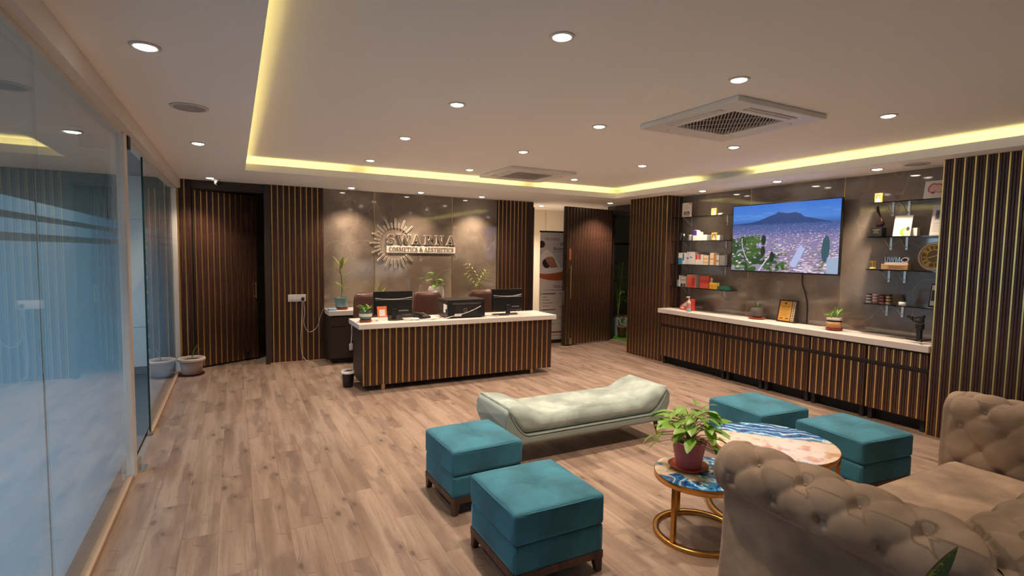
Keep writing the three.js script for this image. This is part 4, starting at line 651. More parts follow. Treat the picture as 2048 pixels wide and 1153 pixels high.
{ // right shelves
  const [a, b, c, d] = shelfR;
  const goldFrame = (label, u, v, y) => carton(label, u - 7, u + 7, v, y, facing((g, w, h) => { g.fillStyle = '#f0b83a'; g.fillRect(0, 0, w, h); g.fillStyle = '#5c4228'; g.fillRect(20, 18, w - 40, h - 36); g.fillStyle = '#e8b080'; g.beginPath(); g.ellipse(64, 64, 16, 22, 0, 0, 7); g.fill(); g.fillStyle = '#f4e8d8'; g.beginPath(); g.ellipse(64, 124, 38, 34, 0, 0, 7); g.fill(); }), { depth: 0.02, name: 'small_gold_frame', cat: 'picture frame', side: M.yellow });
  goldFrame('small gold-framed picture on the topmost shelf beside the tall panel', 1757, 387, a);
  const lean = (label, u0, u1, v, y, mat, cat = 'card', x = X0 + 0.05) => { const t = carton(label, u0, u1, v, y, mat, { depth: 0.012, name: 'leaning_card', cat, x }); t.rotation.z = 0; t.rotation.order = 'YXZ'; t.rotation.x = -0.18; return t; };
  lean('leaning print of two faces on the topmost shelf', 1848, 1890, 360, a, facing((g, w, h) => { g.fillStyle = '#e2d4ca'; g.fillRect(0, 0, w, h); g.fillStyle = '#b06a60'; g.beginPath(); g.ellipse(52, 64, 30, 44, 0.3, 0, 7); g.ellipse(92, 70, 30, 44, -0.2, 0, 7); g.fill(); g.fillStyle = '#e0b0a4'; g.beginPath(); g.ellipse(54, 68, 22, 34, 0.3, 0, 7); g.ellipse(90, 74, 22, 34, -0.2, 0, 7); g.fill(); g.fillStyle = '#8a3e38'; g.beginPath(); g.ellipse(58, 108, 14, 8, 0, 0, 7); g.fill(); }));
  { const t = thing('trophy', 'dark twisted trophy on a black block, second shelf', 'trophy', [X0 + 0.06, b, at(1755, 470, 0, X0 + 0.06).z], -Math.PI / 2); part('base', rbox(-0.055, 0.055, 0, 0.095, -0.06, 0.03, 0.003), M.black, t); part('gold_lettering', [box(-0.035, 0.035, 0.066, 0.074, 0.03, 0.031), box(-0.02, 0.02, 0.05, 0.056, 0.03, 0.031), box(-0.028, 0.028, 0.036, 0.041, 0.03, 0.031)], M.brass, t); part('figure', grid(30, 12, (q, j) => { const ph = j * 6.2832, r = 0.028 * (1 - q * 0.75) * (1 + 0.5 * Math.sin(q * 9)), y = 0.095 + q * 0.23, ox = 0.022 * Math.sin(q * 5.2); return [ox + r * Math.cos(ph + q * 4), y, -0.015 + r * 0.8 * Math.sin(ph + q * 4)]; }, true), std(lin(0.05, 0.03, 0.025), 0.2, 0.8), t); }
  lean('leaning white leaflet with a green picture on the second shelf', 1787, 1823, 430, b, facing((g, w, h) => { g.fillStyle = '#f2e8da'; g.fillRect(0, 0, w, h); g.fillStyle = '#8ab84a'; g.beginPath(); g.ellipse(88, 130, 38, 34, 0, 0, 7); g.fill(); g.fillStyle = '#c8b4b0'; g.beginPath(); g.ellipse(100, 132, 26, 28, 0, 0, 7); g.fill(); g.fillStyle = '#4a3a38'; g.beginPath(); g.ellipse(106, 104, 12, 16, 0, 0, 7); g.fill(); }));
  carton('white cube box behind the leaning leaflet', 1822, 1835, 456, b, M.paper, { x: X0 + 0.08, depth: 0.05 }); lean('leaning printed sheet with a code panel beside the tall panel', 1862, 1890, 408, b, facing((g, w, h) => { g.fillStyle = '#dcd6d0'; g.fillRect(0, 0, w, h); g.fillStyle = '#9a9ca6'; g.fillRect(30, 26, 60, 52); g.fillStyle = '#5a5c66'; g.fillRect(38, 32, 30, 40); g.fillStyle = '#b0a8a4'; for (let i = 0; i < 5; i++) g.fillRect(20, 96 + i * 10, 80, 3); }));
  carton('small gold hourglass-shaped holder on the third shelf', 1736, 1750, 521, c, M.yellow, { name: 'gold_holder', cat: 'ornament', depth: 0.001, side: M.yellow, trim: (t, w, h) => { t.children.slice().forEach((o) => t.remove(o)); part('foot', lathe([[0, 0], [0.028, 0], [0.03, 0.01], [0.012, 0.02], [0.009, h * 0.5], [0.012, h - 0.02]], 24).translate(0, 0, -0.03), M.yellow, t); part('lid', cyl(0.028, 0.03, 0.014).translate(0, h - 0.02, -0.03), M.yellow, t); for (const s of [-1, 1]) part('post', cyl(0.004, 0.004, h - 0.02, 8).translate(s * 0.023, 0, -0.03), M.yellow, t); } });
  { const z = at(1790, 537, 0, X0 + 0.05).z, t = thing('award_block', 'wooden award block topped with UWM letters on the third shelf', 'award', [X0 + 0.03, c, z], -Math.PI / 2); part('block', rbox(-0.125, 0.125, 0, 0.055, -0.06, 0, 0.003), std(lin(0.52, 0.30, 0.13), 0.45), t); part('print_lines', [box(-0.06, 0.1, 0.036, 0.039, 0, 0.0008), box(-0.05, 0.06, 0.026, 0.029, 0, 0.0008), box(-0.06, 0.1, 0.014, 0.017, 0, 0.0008)], M.frameWood, t); part('plate', rbox(-0.105, 0.115, 0.055, 0.075, -0.04, -0.02, 0.002), std(lin(0.5, 0.52, 0.6), 0.3), t); const g = new TextGeometry('UWM', { font: font.sans, size: 0.055, depth: 0.016, curveSegments: 5 }); g.computeBoundingBox(); const q = g.boundingBox; g.translate(-q.min.x, -q.min.y, 0).scale(0.145 / (q.max.x - q.min.x), 0.056 / (q.max.y - q.min.y), 1); part('letters', g, M.chrome, t, [-0.105, 0.075, -0.04]); part('emblem', new THREE.TorusGeometry(0.026, 0.008, 8, 28).scale(1.25, 0.85, 1).rotateZ(0.3).translate(0.082, 0.102, -0.032), M.chrome, t); }
  { const z = -2.69, t = thing('round_clock', 'round gold clock with numeral ring propped on the third shelf', 'clock', [XR - 0.085, c, z], -Math.PI / 2); t.rotation.order = 'YXZ'; t.rotation.x = -0.2; const R = 0.145; part('face', new THREE.CylinderGeometry(R * 0.95, R * 0.95, 0.016, 48).rotateX(Math.PI / 2).translate(0, R, 0), std(lin(0.14, 0.08, 0.05), 0.4), t); part('rim', new THREE.TorusGeometry(R - 0.012, 0.013, 10, 60).translate(0, R, 0.006), std(lin(0.5, 0.36, 0.3), 0.4, 0.6), t); part('numeral_ring', [new THREE.TorusGeometry(R * 0.78, 0.004, 6, 60).translate(0, R, 0.010), new THREE.TorusGeometry(R * 0.46, 0.004, 6, 60).translate(0, R, 0.010)], M.yellow, t); for (let i = 0; i < 12; i++) part('numeral', [-1, 0, 1].slice(0, 1 + i % 3).map((k) => box(-0.003, 0.003, R * 0.5, R * 0.74, 0.008, 0.012).translate(k * 0.011, 0, 0).rotateZ(i * Math.PI / 6).translate(0, R, 0)), M.yellow, t); part('hand', [box(-0.003, 0.003, 0, R * 0.6, 0.01, 0.013).rotateZ(-1.1).translate(0, R, 0), box(-0.004, 0.004, 0, R * 0.4, 0.01, 0.013).rotateZ(1.9).translate(0, R, 0)], M.brass, t); }
  const jar = new THREE.Group();
  for (let i = 0; i < 4; i++) for (let k = 0; k < 3; k++) { const t = thing('cream_jar', ['lowest', 'middle', 'topmost'][k] + ' ' + ['pale', 'rosy', 'dark red', 'brass'][i] + ' cosmetic jar of its stack on the lowest shelf', 'jar', [X0 + 0.09, d + k * 0.031, at(1738 + i * 13, 603, 0, X0 + 0.09).z], 0, 'stacked cosmetic jars on the lowest shelf'); part('body', cyl(0.027, 0.029, 0.02, 20), [M.pale, std(lin(0.4, 0.16, 0.16), 0.4), std(lin(0.35, 0.12, 0.11), 0.4), M.brass][i], t); part('lid', cyl(0.03, 0.03, 0.011, 20).translate(0, 0.02, 0), i === 1 ? M.pale : M.black, t); }
  { const t = thing('perfume_flask', 'dark cone-topped flask on a pale base, lowest shelf', 'flask', [X0 + 0.06, d, at(1805, 610, 0, X0 + 0.06).z]); part('base', lathe([[0, 0], [0.033, 0], [0.035, 0.01], [0.032, 0.035], [0, 0.038]], 28), M.whitePot, t); part('stopper', lathe([[0, 0.036], [0.028, 0.036], [0.026, 0.05], [0.02, 0.07], [0.008, 0.095], [0.004, 0.105], [0, 0.108]], 24), M.black, t); }
  lean('leaning black-framed certificate on the lowest shelf', 1858, 1884, 566, d, facing((g, w, h) => { g.fillStyle = '#15120f'; g.fillRect(0, 0, w, h); g.fillStyle = '#cfc4ba'; g.fillRect(16, 14, w - 32, h - 28); g.fillStyle = '#2c201c'; g.fillRect(20, 46, w - 40, 70); }), 'picture frame');
}
{ // on the display counter
  const t = thing('tissue_box', 'red and white wedge-shaped leaflet holder at the column end of the counter', 'holder', [5.98, K, -5.72], -Math.PI / 2); part('body', extrudeShape([[-0.11, 0], [0.11, 0], [0.11, 0.17], [0.06, 0.17], [-0.11, 0.055]], 0.07, 0.003).translate(0, 0.003, -0.04), M.red, t); part('white_panel', extrudeShape([[-0.1, 0.058], [0.03, 0.148], [0.03, 0.06]], 0.002).translate(0.02, 0.004, 0.034), M.pale, t); part('white_mark', extrudeShape([[-0.09, 0.02], [-0.03, 0.02], [-0.03, 0.045], [-0.09, 0.045]], 0.002).translate(0, 0.003, 0.034), M.paper, t);
  const s = thing('pump_bottle', 'pump bottle of pink sanitiser with a pale blue foot', 'bottle', [5.87, K, -5.585]); part('body', lathe([[0, 0], [0.028, 0], [0.031, 0.006], [0.031, 0.13], [0.024, 0.15], [0.013, 0.158], [0.013, 0.17], [0, 0.17]], 28), M.pale, s); part('pink_label', lathe([[0.0316, 0.045], [0.0316, 0.12]], 28), std(lin(0.62, 0.22, 0.2), 0.5), s); part('blue_foot', lathe([[0.0316, 0.004], [0.0316, 0.03]], 28), std(lin(0.12, 0.45, 0.5), 0.4), s); part('pump', [cyl(0.006, 0.006, 0.04, 10).translate(0, 0.17, 0), rbox(-0.05, 0.012, 0.205, 0.22, -0.01, 0.01, 0.004)], M.whitePlastic, s);
  pottedPlant('potted_plant', 'tiny sprout in a grey stone pot on the counter', [6.07, K, -4.60], (p) => { saucer(p, 0.105); part('pot', lathe([[0, 0.02], [0.06, 0.02], [0.08, 0.05], [0.078, 0.11], [0.066, 0.145], [0.058, 0.145], [0.058, 0.13], [0, 0.13]]), M.greyPot, p); foliage(p, 7, { y: 0.13, stalk: [0.01, 0.04], rise: [1, 1.5], len: [0.06, 0.09], wid: [0.012, 0.016], tilt: [-1.4, -0.9], mat: M.leafDeep, spread: 0.02 }); });
  const pl = facing((g, w, h) => { g.fillStyle = '#3a1f14'; g.fillRect(0, 0, w, h); g.fillStyle = '#c8973e'; g.fillRect(14, 16, 148, 286); g.fillStyle = '#e0d2b8'; g.fillRect(172, 18, 34, 282); g.fillStyle = '#3a2418'; for (let i = 0; i < 11; i++) g.fillRect(178, 26 + i * 25, 22, 15); g.beginPath(); g.arc(84, 46, 14, 0, 7); g.fill(); g.fillRect(36, 92, 104, 6); for (let i = 0; i < 8; i++) g.fillRect(50 - (i % 3) * 12, 116 + i * 16, 70 + (i % 3) * 24, 3); g.fillRect(30, 262, 40, 12); g.fillRect(104, 262, 40, 12); }, 224, 320);
  const p = thing('award_plaque', 'gold and dark wood award plaque leaning on the stone wall', 'plaque', [6.10, K, -4.215], -Math.PI / 2); p.rotation.order = 'YXZ'; p.rotation.x = -0.2; part('board', rbox(-0.125, 0.125, 0, 0.285, -0.018, 0, 0.003), M.frameWood, p); part('engraved_face', new THREE.PlaneGeometry(0.242, 0.277).translate(0, 0.1425, 0.0006), pl, p);
  pottedPlant('potted_plant', 'spiky succulent in a painted tan pot on the counter', [5.99, K, -3.54], (q) => { saucer(q, 0.09, std(lin(0.3, 0.05, 0.035), 0.5)); part('pot', lathe([[0, 0.02], [0.07, 0.02], [0.08, 0.06], [0.078, 0.1], [0, 0.1]]), M.tanPot, q); part('dark_ring', lathe([[0.0775, 0.1], [0.079, 0.108], [0.077, 0.118]]), M.black, q); part('rim', lathe([[0.077, 0.118], [0.079, 0.13], [0.074, 0.142], [0.066, 0.142], [0.064, 0.12], [0, 0.12]]), M.pale, q); foliage(q, 15, { y: 0.125, stalk: [0.01, 0.05], rise: [0.7, 1.5], len: [0.09, 0.14], wid: [0.022, 0.03], tilt: [-1.35, -0.35], droop: 0.15, spread: 0.04, mat: M.leaf }); });
  const g = thing('phone_gimbal', 'black handheld phone gimbal standing on its tripod foot', 'gimbal', [5.90, K, -2.66], -Math.PI / 2);
  part('handle', rbox(-0.022, 0.022, 0.03, 0.17, -0.02, 0.02, 0.01, 3), M.black, g); part('collar', rbox(-0.03, 0.03, 0.135, 0.19, -0.025, 0.025, 0.006), M.blackMatt, g); for (const a of [0.6, 2.7, 4.7]) part('tripod_foot', rbox(-0.008, 0.008, 0.0, 0.016, 0, 0.12, 0.004).rotateX(-0.1).translate(0, 0.012, 0).rotateY(a), M.black, g);
  part('arm', tube([[0, 0.19, 0], [-0.03, 0.205, 0], [-0.06, 0.21, 0], [-0.075, 0.24, 0]], 0.011, 16, 8), M.black, g); part('motor', [cyl(0.02, 0.02, 0.035, 18).rotateZ(1.2).translate(-0.07, 0.24, 0), cyl(0.018, 0.018, 0.03, 18).translate(0, 0.185, 0), cyl(0.016, 0.016, 0.03, 18).rotateX(1.5).translate(-0.09, 0.25, 0)], M.blackMatt, g); part('phone_clamp', [rbox(0.01, 0.10, 0.235, 0.26, -0.02, 0.02, 0.008).rotateZ(0.25), rbox(0.0, 0.03, 0.2, 0.25, -0.015, 0.015, 0.006)], M.black, g); part('red_light', cyl(0.004, 0.004, 0.004, 8).translate(0.06, 0.275, 0.015), M.red, g);
}

// ------------------------------------------------------------------ seating
function ottoman(x, z, turn, label, S = 0.52) {
  const t = thing('ottoman', label, 'ottoman', [x, 0, z], turn, 'square teal velvet ottomans'), h = S / 2;
  const dip = (px, y, pz) => {
    if (y < 0.05) return [0, 0, 0];
    const q = Math.max(0, 1 - (px / h) ** 4) * Math.max(0, 1 - (pz / h) ** 4), r = Math.hypot(px, pz), seam = 0.007 * (Math.exp(-((px / 0.012) ** 2)) + Math.exp(-((pz / 0.012) ** 2)));
    return [0, q * (0.022 - 0.026 * Math.exp(-((r / 0.06) ** 2)) - seam), 0];
  };
  part('cushion', softBox(S + 0.008, 0.165, S + 0.008, 0.022, 56, dip).translate(0, 0.3375, 0), M.teal, t);
  part('lower_body', softBox(S, 0.145, S, 0.012, 20).translate(0, 0.184, 0), M.teal, t);
  const e = h - 0.004; part('piping', tube([[-e + 0.02, 0, -e], [e - 0.02, 0, -e], [e - 0.004, 0, -e + 0.004], [e, 0, -e + 0.02], [e, 0, e - 0.02], [e - 0.004, 0, e - 0.004], [e - 0.02, 0, e], [-e + 0.02, 0, e], [-e + 0.004, 0, e - 0.004], [-e, 0, e - 0.02], [-e, 0, -e + 0.02], [-e + 0.004, 0, -e + 0.004], [-e + 0.02, 0, -e]], 0.0045, 120, 6).translate(0, 0.408, 0), M.teal, t);
  part('base_frame', [[-1, 0], [1, 0], [0, -1], [0, 1]].map(([a, b]) => muv(a ? box(a * h - (a > 0 ? 0.03 : 0), a * h + (a > 0 ? 0 : 0.03), 0.075, 0.115, -h, h) : box(-h + 0.03, h - 0.03, 0.075, 0.115, b * h - (b > 0 ? 0.03 : 0), b * h + (b > 0 ? 0 : 0.03)), 0.5, 2)), M.legWood, t);
  for (const [a, b] of [[-1, -1], [1, -1], [-1, 1], [1, 1]]) { // tapered leg
    const g = new THREE.BoxGeometry(0.05, 0.09, 0.05).translate(0, 0.045, 0), p = g.attributes.position; for (let i = 0; i < p.count; i++) if (p.getY(i) < 0.01) p.setXYZ(i, p.getX(i) * 0.62 + a * 0.008, 0, p.getZ(i) * 0.62 + b * 0.008); g.computeVertexNormals();
    part('leg', muv(g, 0.5, 2), M.legWood, t, [a * (h - 0.027), 0, b * (h - 0.027)]);
  }
}
ottoman(1.425, -2.40, 0, 'square teal velvet ottoman set apart before the aisle, nearer the sofa arm', 0.53); ottoman(1.43, -3.26, 0.03, 'square teal velvet ottoman beside the end of the mint bench', 0.50); ottoman(3.93, -2.93, -0.06, 'square teal velvet ottoman between the bench and the display counter', 0.55); ottoman(4.04, -2.21, -0.1, 'square teal velvet ottoman between the round table and the tall slatted panel', 0.53);
{ // bench with curled ends
  const t = thing('upholstered_bench', 'long mint velvet bench with raised curled ends and button tufting', 'bench', [1.80, 0, -4.04], 0.0), L = 1.69, D = 0.54;
  const edge = (x) => Math.min(x, L - x);                                   // distance from the nearer end
  const under = (x) => 0.165 + 0.16 * Math.pow(Math.max(0, 1 - edge(x) / 0.10), 1.6), inner = (x) => 0.235 + 0.22 * Math.pow(Math.min(1, Math.max(0, 1 - (edge(x) - 0.03) / 0.19)), 1.8) - 0.05 * Math.pow(Math.max(0, 1 - edge(x) / 0.04), 2), top = (x) => 0.395 + 0.08 * sm(0.38 - edge(x), 0, 0.26) - 0.03 * Math.pow(Math.max(0, 1 - edge(x) / 0.06), 2);
  const sweep = (x0, x1, lo, hi, d0, d1, r, n, f) => {
    const sec = (x) => { const y0 = lo(x), y1 = hi(x), h = y1 - y0, rad = Math.min(r, h / 2.01), out = []; const q = (cy, cz, a0) => { for (let k = 0; k <= 6; k++) { const a = a0 + k / 6 * Math.PI / 2; out.push([cy + rad * Math.sin(a), cz + rad * Math.cos(a)]); } }; q(y1 - rad, d1 - rad, 0); for (let k = 1; k < 14; k++) out.push([y1, d1 - rad - (d1 - d0 - 2 * rad) * k / 14]); q(y1 - rad, d0 + rad, Math.PI / 2); q(y0 + rad, d0 + rad, Math.PI); q(y0 + rad, d1 - rad, Math.PI * 1.5); out.push(out[0]); return out; };
    const m = sec((x0 + x1) / 2).length - 1;
    return grid(n, m, (a, b) => { const x = x0 + (x1 - x0) * (0.5 - 0.5 * Math.cos(Math.PI * a)) * 0.5 + (x1 - x0) * a * 0.5, k = Math.round(b * m), cap = a === 0 || a === 1; const [y, z] = sec(x)[k], cy = (lo(x) + hi(x)) / 2, cz = (d0 + d1) / 2; const p = cap ? [x, cy + (y - cy) * 0.02, cz + (z - cz) * 0.02] : [x, y, z]; return f && !cap ? f(p, y >= hi(x) - 0.012) : p; }, true);
  };
  const but = []; for (let r = 0; r < 3; r++) for (let k = 0; k < 7 - (r % 2); k++) but.push([0.36 + k * 0.162 + (r % 2) * 0.081, 0.13 + r * 0.14]);
  part('shell', sweep(0, L, under, (x) => Math.max(inner(x), under(x) + 0.03) + 0.012, 0, D, 0.03, 120), M.mint, t);
  const cu = part('cushion', muv(sweep(0.03, L - 0.03, (x) => Math.min(inner(x), top(x) - 0.05), top, 0.008, D - 0.002, 0.085, 170, (p, up) => { if (!up) return p; let h = 0; for (const [bx, bz] of but) { const r2 = (p[0] - bx) ** 2 + (p[2] - bz) ** 2; h += 0.02 * Math.exp(-r2 / 0.0009) + 0.006 * Math.exp(-r2 / 0.006); } return [p[0], p[1] - h + 0.008, p[2]]; })), M.mint, t);
  for (const [bx, bz] of but) part('button', new THREE.SphereGeometry(0.009, 10, 6).scale(1, 0.5, 1), M.mint, cu, [bx, top(bx) - 0.014, bz]);
  part('piping', tube(Array.from({ length: 41 }, (_, i) => { const x = 0.05 + (L - 0.1) * i / 40; return [x, inner(x) + 0.008, D + 0.001]; }), 0.005, 120, 6), M.mint, t);
  for (const [x, z, sx, sz] of [[0.12, 0.06, -1, -1], [L - 0.12, 0.06, 1, -1], [0.12, D - 0.06, -1, 1], [L - 0.12, D - 0.06, 1, 1]]) { const g = cyl(0.013, 0.024, 0.19, 16).applyMatrix4(new THREE.Matrix4().makeShear(0, 0, -sx * 0.3, -sz * 0.0, 0, 0)); const l = part('leg', g, M.black, t, [x + sx * 0.05, 0, z]); part('copper_tip', cyl(0.0142, 0.0185, 0.085, 16).applyMatrix4(new THREE.Matrix4().makeShear(0, 0, -sx * 0.3, 0, 0, 0)), M.copper, l); }
}
{ // sofa with rolled arms and deep tufting
  const t = thing('tufted_sofa', 'taupe velvet sofa with rolled button-tufted arms and back', 'sofa', [0, 0, 0]);
  const xA = 2.04, xB = 4.10, zF = -1.62, zC = -0.72;        // axes of the near roll, the far roll, their front and the back roll
  // section of the roll: o = outward, y = up; from under the roll outside, over the crest, down to the seat
  const sec = []; { const cy = 0.70, R = 0.125; for (let i = 0; i <= 34; i++) { const a = -0.95 + i / 34 * (Math.PI + 0.95 + 0.1); sec.push([R * Math.cos(a) + 0.012, cy + R * 0.98 * Math.sin(a)]); } for (let i = 1; i <= 16; i++) sec.push([-0.115 - 0.02 * Math.sin(i / 16 * 2.4), 0.69 - i / 16 * 0.33]); }
  const arc = [0]; for (let i = 1; i < sec.length; i++) arc.push(arc[i - 1] + Math.hypot(sec[i][0] - sec[i - 1][0], sec[i][1] - sec[i - 1][1])); const tot = arc.at(-1);
  const nrm = sec.map((p, i) => { const a = sec[Math.max(0, i - 1)], b = sec[Math.min(sec.length - 1, i + 1)], l = Math.hypot(b[0] - a[0], b[1] - a[1]); return [(b[1] - a[1]) / l, -(b[0] - a[0]) / l]; });
  const PS = 0.205, PT = 0.118, T0 = 0.105;
  const puff = (s, q) => { const a = s / PS + (q - T0) / (2 * PT), b = s / PS - (q - T0) / (2 * PT), sa = Math.abs(Math.sin(Math.PI * a)), sb = Math.abs(Math.sin(Math.PI * b)), f = sm(q, 0.0, 0.10) * sm(tot - q, 0.0, 0.06); const da = a - Math.round(a), db = b - Math.round(b), r2 = (da * da + db * db) * PS * PS * 0.5; return f * (0.0185 * Math.pow(sa * sb, 0.5) - 0.02 * Math.exp(-r2 / 0.0006) - 0.003); };
  const place = { near: (o, k, y) => [xA - o, y, zF + k * (zC + o - zF)], back: (o, k, y) => [xA - o + k * (xB - xA + 2 * o), y, zC + o], far: (o, k, y) => [xB + o, y, zC + o + k * (zF - zC - o)] };
  const along = { near: (p) => p[2] - zF - 0.08, back: (p) => p[0] - xA - 0.02, far: (p) => p[2] - zF - 0.08 };
  const roll = (kind, n) => grid(n, 96, (k, j) => {
    const fi = j * (sec.length - 1), i = Math.min(sec.length - 2, Math.floor(fi)), u = fi - i, lerp = (a, b) => a + (b - a) * u;
    let o = lerp(sec[i][0], sec[i + 1][0]), y = lerp(sec[i][1], sec[i + 1][1]); const nx = lerp(nrm[i][0], nrm[i + 1][0]), ny = lerp(nrm[i][1], nrm[i + 1][1]), q = lerp(arc[i], arc[i + 1]);
    const p0 = place[kind](o, k, y), s = along[kind](p0); let d = puff(s, q); if (kind !== 'back') { const e = kind === 'near' ? k : 1 - k; d *= sm(e, 0, 0.06); d -= 0.006 * (1 - sm(e, 0, 0.05)) + 0.02 * sm(e, 0.965, 1); } else d -= 0.02 * Math.max(1 - sm(k, 0, 0.02), sm(k, 0.98, 1));
    o += nx * d; y += ny * d; return place[kind](o, k, y);
  });
  const skins = {}; for (const [k, n, name] of [['near', 110, 'armrest'], ['back', 220, 'backrest'], ['far', 110, 'armrest']]) skins[k] = part(name, muv(roll(k, n)), M.taupe, t);
  // buttons sunk in the tufts
  const bg = new THREE.SphereGeometry(0.011, 10, 8).scale(1, 1, 1);
  for (const kind of ['near', 'back', 'far']) for (let row = 0; T0 + row * PT < tot - 0.05; row++) {
    const q = T0 + row * PT; let i = 0; while (arc[i + 1] < q) i++; const u = (q - arc[i]) / (arc[i + 1] - arc[i]), o = sec[i][0] + (sec[i + 1][0] - sec[i][0]) * u - nrm[i][0] * 0.026, y = sec[i][1] + (sec[i + 1][1] - sec[i][1]) * u - nrm[i][1] * 0.026;
    const len = kind === 'back' ? xB - xA + 2 * o : zC + o - zF;
    for (let c = -2; c < 14; c++) { const s = (c + row / 2) * PS, k = kind === 'back' ? (s + 0.02 + o) / len : (s + 0.08) / len; if (k > 0.05 && k < 0.95) part('button', bg, M.taupe, skins[kind], place[kind](o, kind === 'far' ? 1 - k : k, y)); }
  }
  // outside panels below the roll, slightly flared to the floor
  const panel = (kind) => grid(24, 20, (k, j) => { const y = 0.60 - j * 0.52, o = 0.055 + 0.028 * j * j + 0.02 * Math.exp(-j * 8); return place[kind](o, k, y); });
  part('outer_panel', [muv(panel('near')), muv(panel('back')), muv(panel('far'))], M.taupe, t);
  // front faces of the arms
  for (const [x, sg] of [[xA, -1], [xB, 1]]) { const sh = []; for (let i = 0; i <= 26; i++) { const a = -0.95 + i / 26 * (Math.PI + 1.0); sh.push([x + sg * (0.012 + 0.082 * Math.cos(a)), 0.70 + 0.082 * Math.sin(a)]); } sh.push([x - sg * 0.085, 0.4], [x - sg * 0.085, 0.125], [x + sg * 0.04, 0.125], [x + sg * 0.022, 0.35], [x + sg * 0.018, 0.6]); const q = new THREE.Shape((sg > 0 ? sh : sh.reverse()).map((p) => new THREE.Vector2(...p))); part('arm_front', muv(new THREE.ExtrudeGeometry(q, { depth: 0.05, bevelEnabled: true, bevelSize: 0.038, bevelThickness: 0.045, bevelSegments: 6 }).translate(0, 0, zF + 0.01)), M.taupe, t); }
  part('seat_cushion', softBox(1.80, 0.17, 0.72, 0.05, 40, (x, y, z) => y > 0 ? [0, 0.018 * Math.max(0, 1 - (x / 0.9) ** 2) * Math.max(0, 1 - (z / 0.36) ** 2), 0] : [0, 0, 0]).translate((xA + xB) / 2, 0.335, -1.215), M.taupe, t);
  part('apron', muv(rbox(xA + 0.12, xB - 0.12, 0.08, 0.26, -1.57, -0.8, 0.02, 3)), M.taupe, t);
  part('inner_core', muv(box(xA - 0.03, xB + 0.03, 0.08, 0.36, -1.55, -0.69)), M.taupe, t);
  for (const [x, z] of [[xA + 0.02, zF + 0.08], [xB - 0.02, zF + 0.08], [xA + 0.02, zC - 0.02], [xB - 0.02, zC - 0.02]]) part('foot', cyl(0.022, 0.032, 0.082, 16), M.legWood, t, [x, 0, z]);
}
function roundTable(x, z, r, h, map, label, legs) {
  const t = thing('round_table', label, 'table', [x, 0, z]);
  const top = lathe([[0, h - 0.02], [r - 0.004, h - 0.02], [r, h - 0.016], [r, h - 0.003], [r - 0.004, h], [0, h]], 72), p = top.attributes.position, uv = top.attributes.uv; for (let i = 0; i < p.count; i++) uv.setXY(i, p.getX(i) / (2 * r) + 0.5, p.getZ(i) / (2 * r) + 0.5);
  part('resin_top', top, phys({ map, roughness: 0.22, clearcoat: 0.8, clearcoatRoughness: 0.08 }), t);
  part('rim_band', lathe([[r - 0.02, h - 0.04], [r + 0.003, h - 0.04], [r + 0.003, h - 0.006], [r + 0.0005, h - 0.006], [r + 0.0005, h - 0.02], [r - 0.02, h - 0.02]], 72), M.tableGold, t);
  part('floor_ring', lathe([[r - 0.03, 0], [r, 0], [r, 0.025], [r - 0.03, 0.025], [r - 0.03, 0]], 72), M.tableGold, t);
  for (const a of legs) part('leg', rbox(-0.012, 0.012, 0.02, h - 0.035, r - 0.028, r - 0.002, 0.002, 1).rotateY(a), M.tableGold, t);
}
roundTable(3.095, -2.19, 0.388, 0.46, resin(-0.75, 201, true), 'larger round table with a cream and blue resin top', [0.5, 2.6, 4.7]); roundTable(2.435, -2.18, 0.262, 0.385, resin(0.6, 301, false), 'smaller round table with a blue resin top on a bronze ring foot', [-1.4, 0.75, 2.85]);
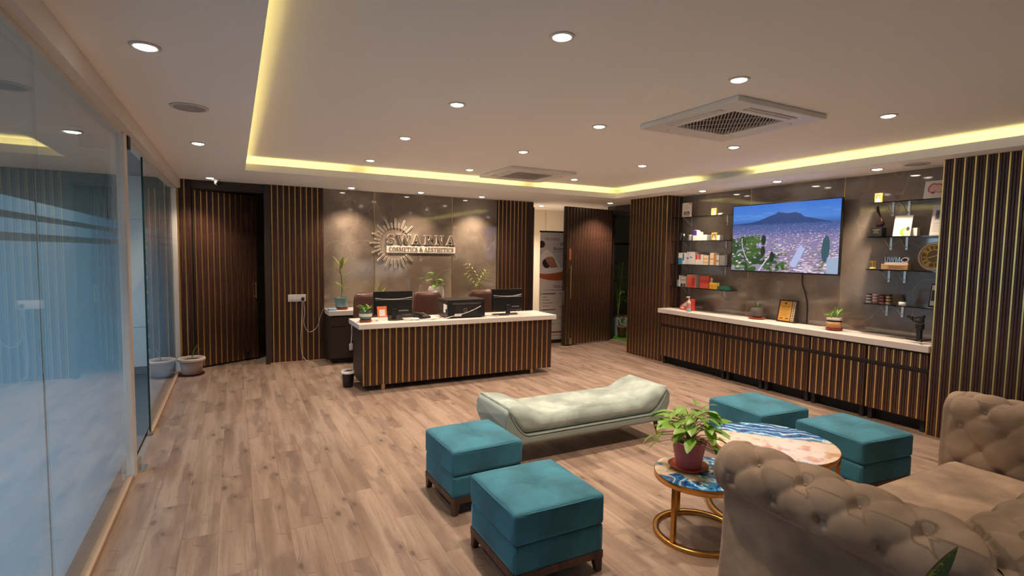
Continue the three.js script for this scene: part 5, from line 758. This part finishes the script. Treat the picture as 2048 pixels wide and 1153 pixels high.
{ // pothos on the small table
  const H = 0.385, b = at(1384, 936, 1, H + 0.01), t = thing('potted_pothos', 'bushy green pothos in a ribbed pink pot on the smaller table', 'potted plant', [b.x, H, b.z - 0.03]);
  part('saucer', lathe([[0, 0], [0.1, 0], [0.118, 0.02], [0.114, 0.022], [0.098, 0.009], [0, 0.009]], 48), M.terracotta, t);
  const prof = [[0, 0.011], [0.07, 0.011]]; for (let i = 0; i <= 18; i++) { const y = 0.015 + i * 0.0062, r = 0.071 + i * 0.00115; prof.push([r, y], [r + 0.0016, y + 0.003]); } prof.push([0.094, 0.14], [0.098, 0.158], [0.103, 0.16], [0.104, 0.17], [0.097, 0.172], [0.092, 0.15], [0, 0.15]);
  part('pot', lathe(prof, 48), M.pinkPot, t); part('soil', muv(cyl(0.091, 0.091, 0.004).translate(0, 0.149, 0)), M.soil, t);
  const st = [], right = toWorld(1, 0, 0), lf = (x, y, z, az, L, p, roll) => { st.push(tube([[0, 0.15, 0], [x * 0.45, 0.15 + (y - 0.15) * 0.75 + 0.02, z * 0.45], [x, y, z]], 0.0022, 8, 4)); aimLeaf(part('leaf', leafGeo(L, L * 0.66, 0.28, 0.22, 1), M.leaf, t), new V3(x, y, z), az, p, roll); };
  for (let i = 0; i < 54; i++) { const az = i * 2.399 + rr(-0.3, 0.3), q = Math.sqrt((i + 0.5) / 54), r = 0.03 + 0.15 * q * rr(0.8, 1.12), y = 0.345 - 0.115 * q * q + rr(-0.035, 0.05); lf(r * Math.sin(az), y, r * Math.cos(az), az + rr(-0.7, 0.7), rr(0.075, 0.108), rr(-0.3, 0.28), rr(-0.4, 0.4)); }
  // trailing shoots to the right of the pot
  for (const [u, y, d, L] of [[0.13, 0.13, 0.02, 0.09], [0.17, 0.155, -0.03, 0.09], [0.12, 0.11, 0.04, 0.075], [0.10, 0.10, 0.07, 0.07], [0.11, 0.125, 0.06, 0.08], [0.22, 0.165, -0.04, 0.10], [-0.17, 0.22, 0.02, 0.085], [-0.2, 0.19, -0.02, 0.08], [-0.16, 0.15, -0.03, 0.075]]) lf(right.x * u - right.z * d * 0 + d * 0.4, y, right.z * u + d * 0.8, Math.atan2(right.x * u, right.z * u + d), L, 0.45, 0.2);
  part('stems', st, M.stem, t);
}
pottedPlant('potted_plant', 'broad variegated leaf plant standing close behind the sofa arm', [1.60, 0, -0.50], (t) => {
  part('pot', lathe([[0, 0], [0.09, 0], [0.12, 0.2], [0.11, 0.2], [0, 0.17]]), M.terracotta, t); part('cane', tube([[0, 0.17, 0], [0.02, 0.4, -0.02], [0.03, 0.6, -0.05]], 0.012, 12, 8), M.stem, t);
  const tip = at(1916, 1094, 0, 1.74), root = at(1838, 1172, 0, 1.60), d = tip.clone().sub(root), L = d.length(); root.sub(t.position);
  const mat = phys({ roughness: 0.45, transmission: 0.15, thickness: 0, map: texture(128, 256, (u, v) => { const s = Math.abs(u - 0.5) * 2, stripe = fbm(u * 8 + v * 2, (v - s * 0.16) * 22, 77, 0, 0, 3); return s < 0.03 ? [150, 176, 84] : mix([34, 66, 18], [138, 168, 66], sm(stripe, 0.46, 0.6) * sm(0.72 - s, 0, 0.5)); }) });
  const lf = (p, az, pitch, L, W) => { const g = leafGeo(L, W, 0.06, 0.12).clone(), q = g.attributes.position, uv = new Float32Array(q.count * 2); for (let i = 0; i < q.count; i++) { uv[2 * i] = 0.5 + q.getX(i) / W; uv[2 * i + 1] = q.getZ(i) / L; } g.setAttribute('uv', new THREE.BufferAttribute(uv, 2)); aimLeaf(part('leaf', g, mat, t), p, az, pitch, 0.5); };
  const ax = d.clone().normalize(), side = new V3(0.75, 0.45, 0.45).cross(ax).normalize(), nn = new V3().crossVectors(ax, side);
  const big = grid(16, 6, (k, j) => { const e = (j * 2 - 1), w = 0.038 * Math.pow(Math.sin(Math.PI * Math.pow(k * 0.985 + 0.008, 0.75)), 0.85); return root.clone().addScaledVector(ax, k * L).addScaledVector(side, e * w).addScaledVector(nn, Math.abs(e) * w * 0.3).toArray(); });
  { const uv = []; for (let i = 0; i <= 16; i++) for (let j = 0; j <= 6; j++) uv.push(j / 6, i / 16); big.setAttribute('uv', new THREE.Float32BufferAttribute(uv, 2)); } part('leaf', big, mat, t);
  part('leaf_stalk', tube([[0.03, 0.6, -0.05], [root.x * 0.6, root.y * 0.9, root.z * 0.6], root.toArray()], 0.006, 10, 6), M.stem, t);
  lf(new V3(0.03, 0.58, -0.05), 0.6, -0.5, 0.2, 0.08); lf(new V3(0.03, 0.55, -0.05), 2.0, -0.3, 0.2, 0.08); lf(new V3(0.03, 0.56, -0.05), -1.9, -0.3, 0.2, 0.08);
});

scene.traverse((o) => { if (o.isMesh) { o.castShadow = true; o.receiveShadow = true; } if (o.isSpotLight || o.isPointLight) { o.castShadow = true; o.shadow.mapSize.set(512, 512); } });
renderer.render(scene, camera);
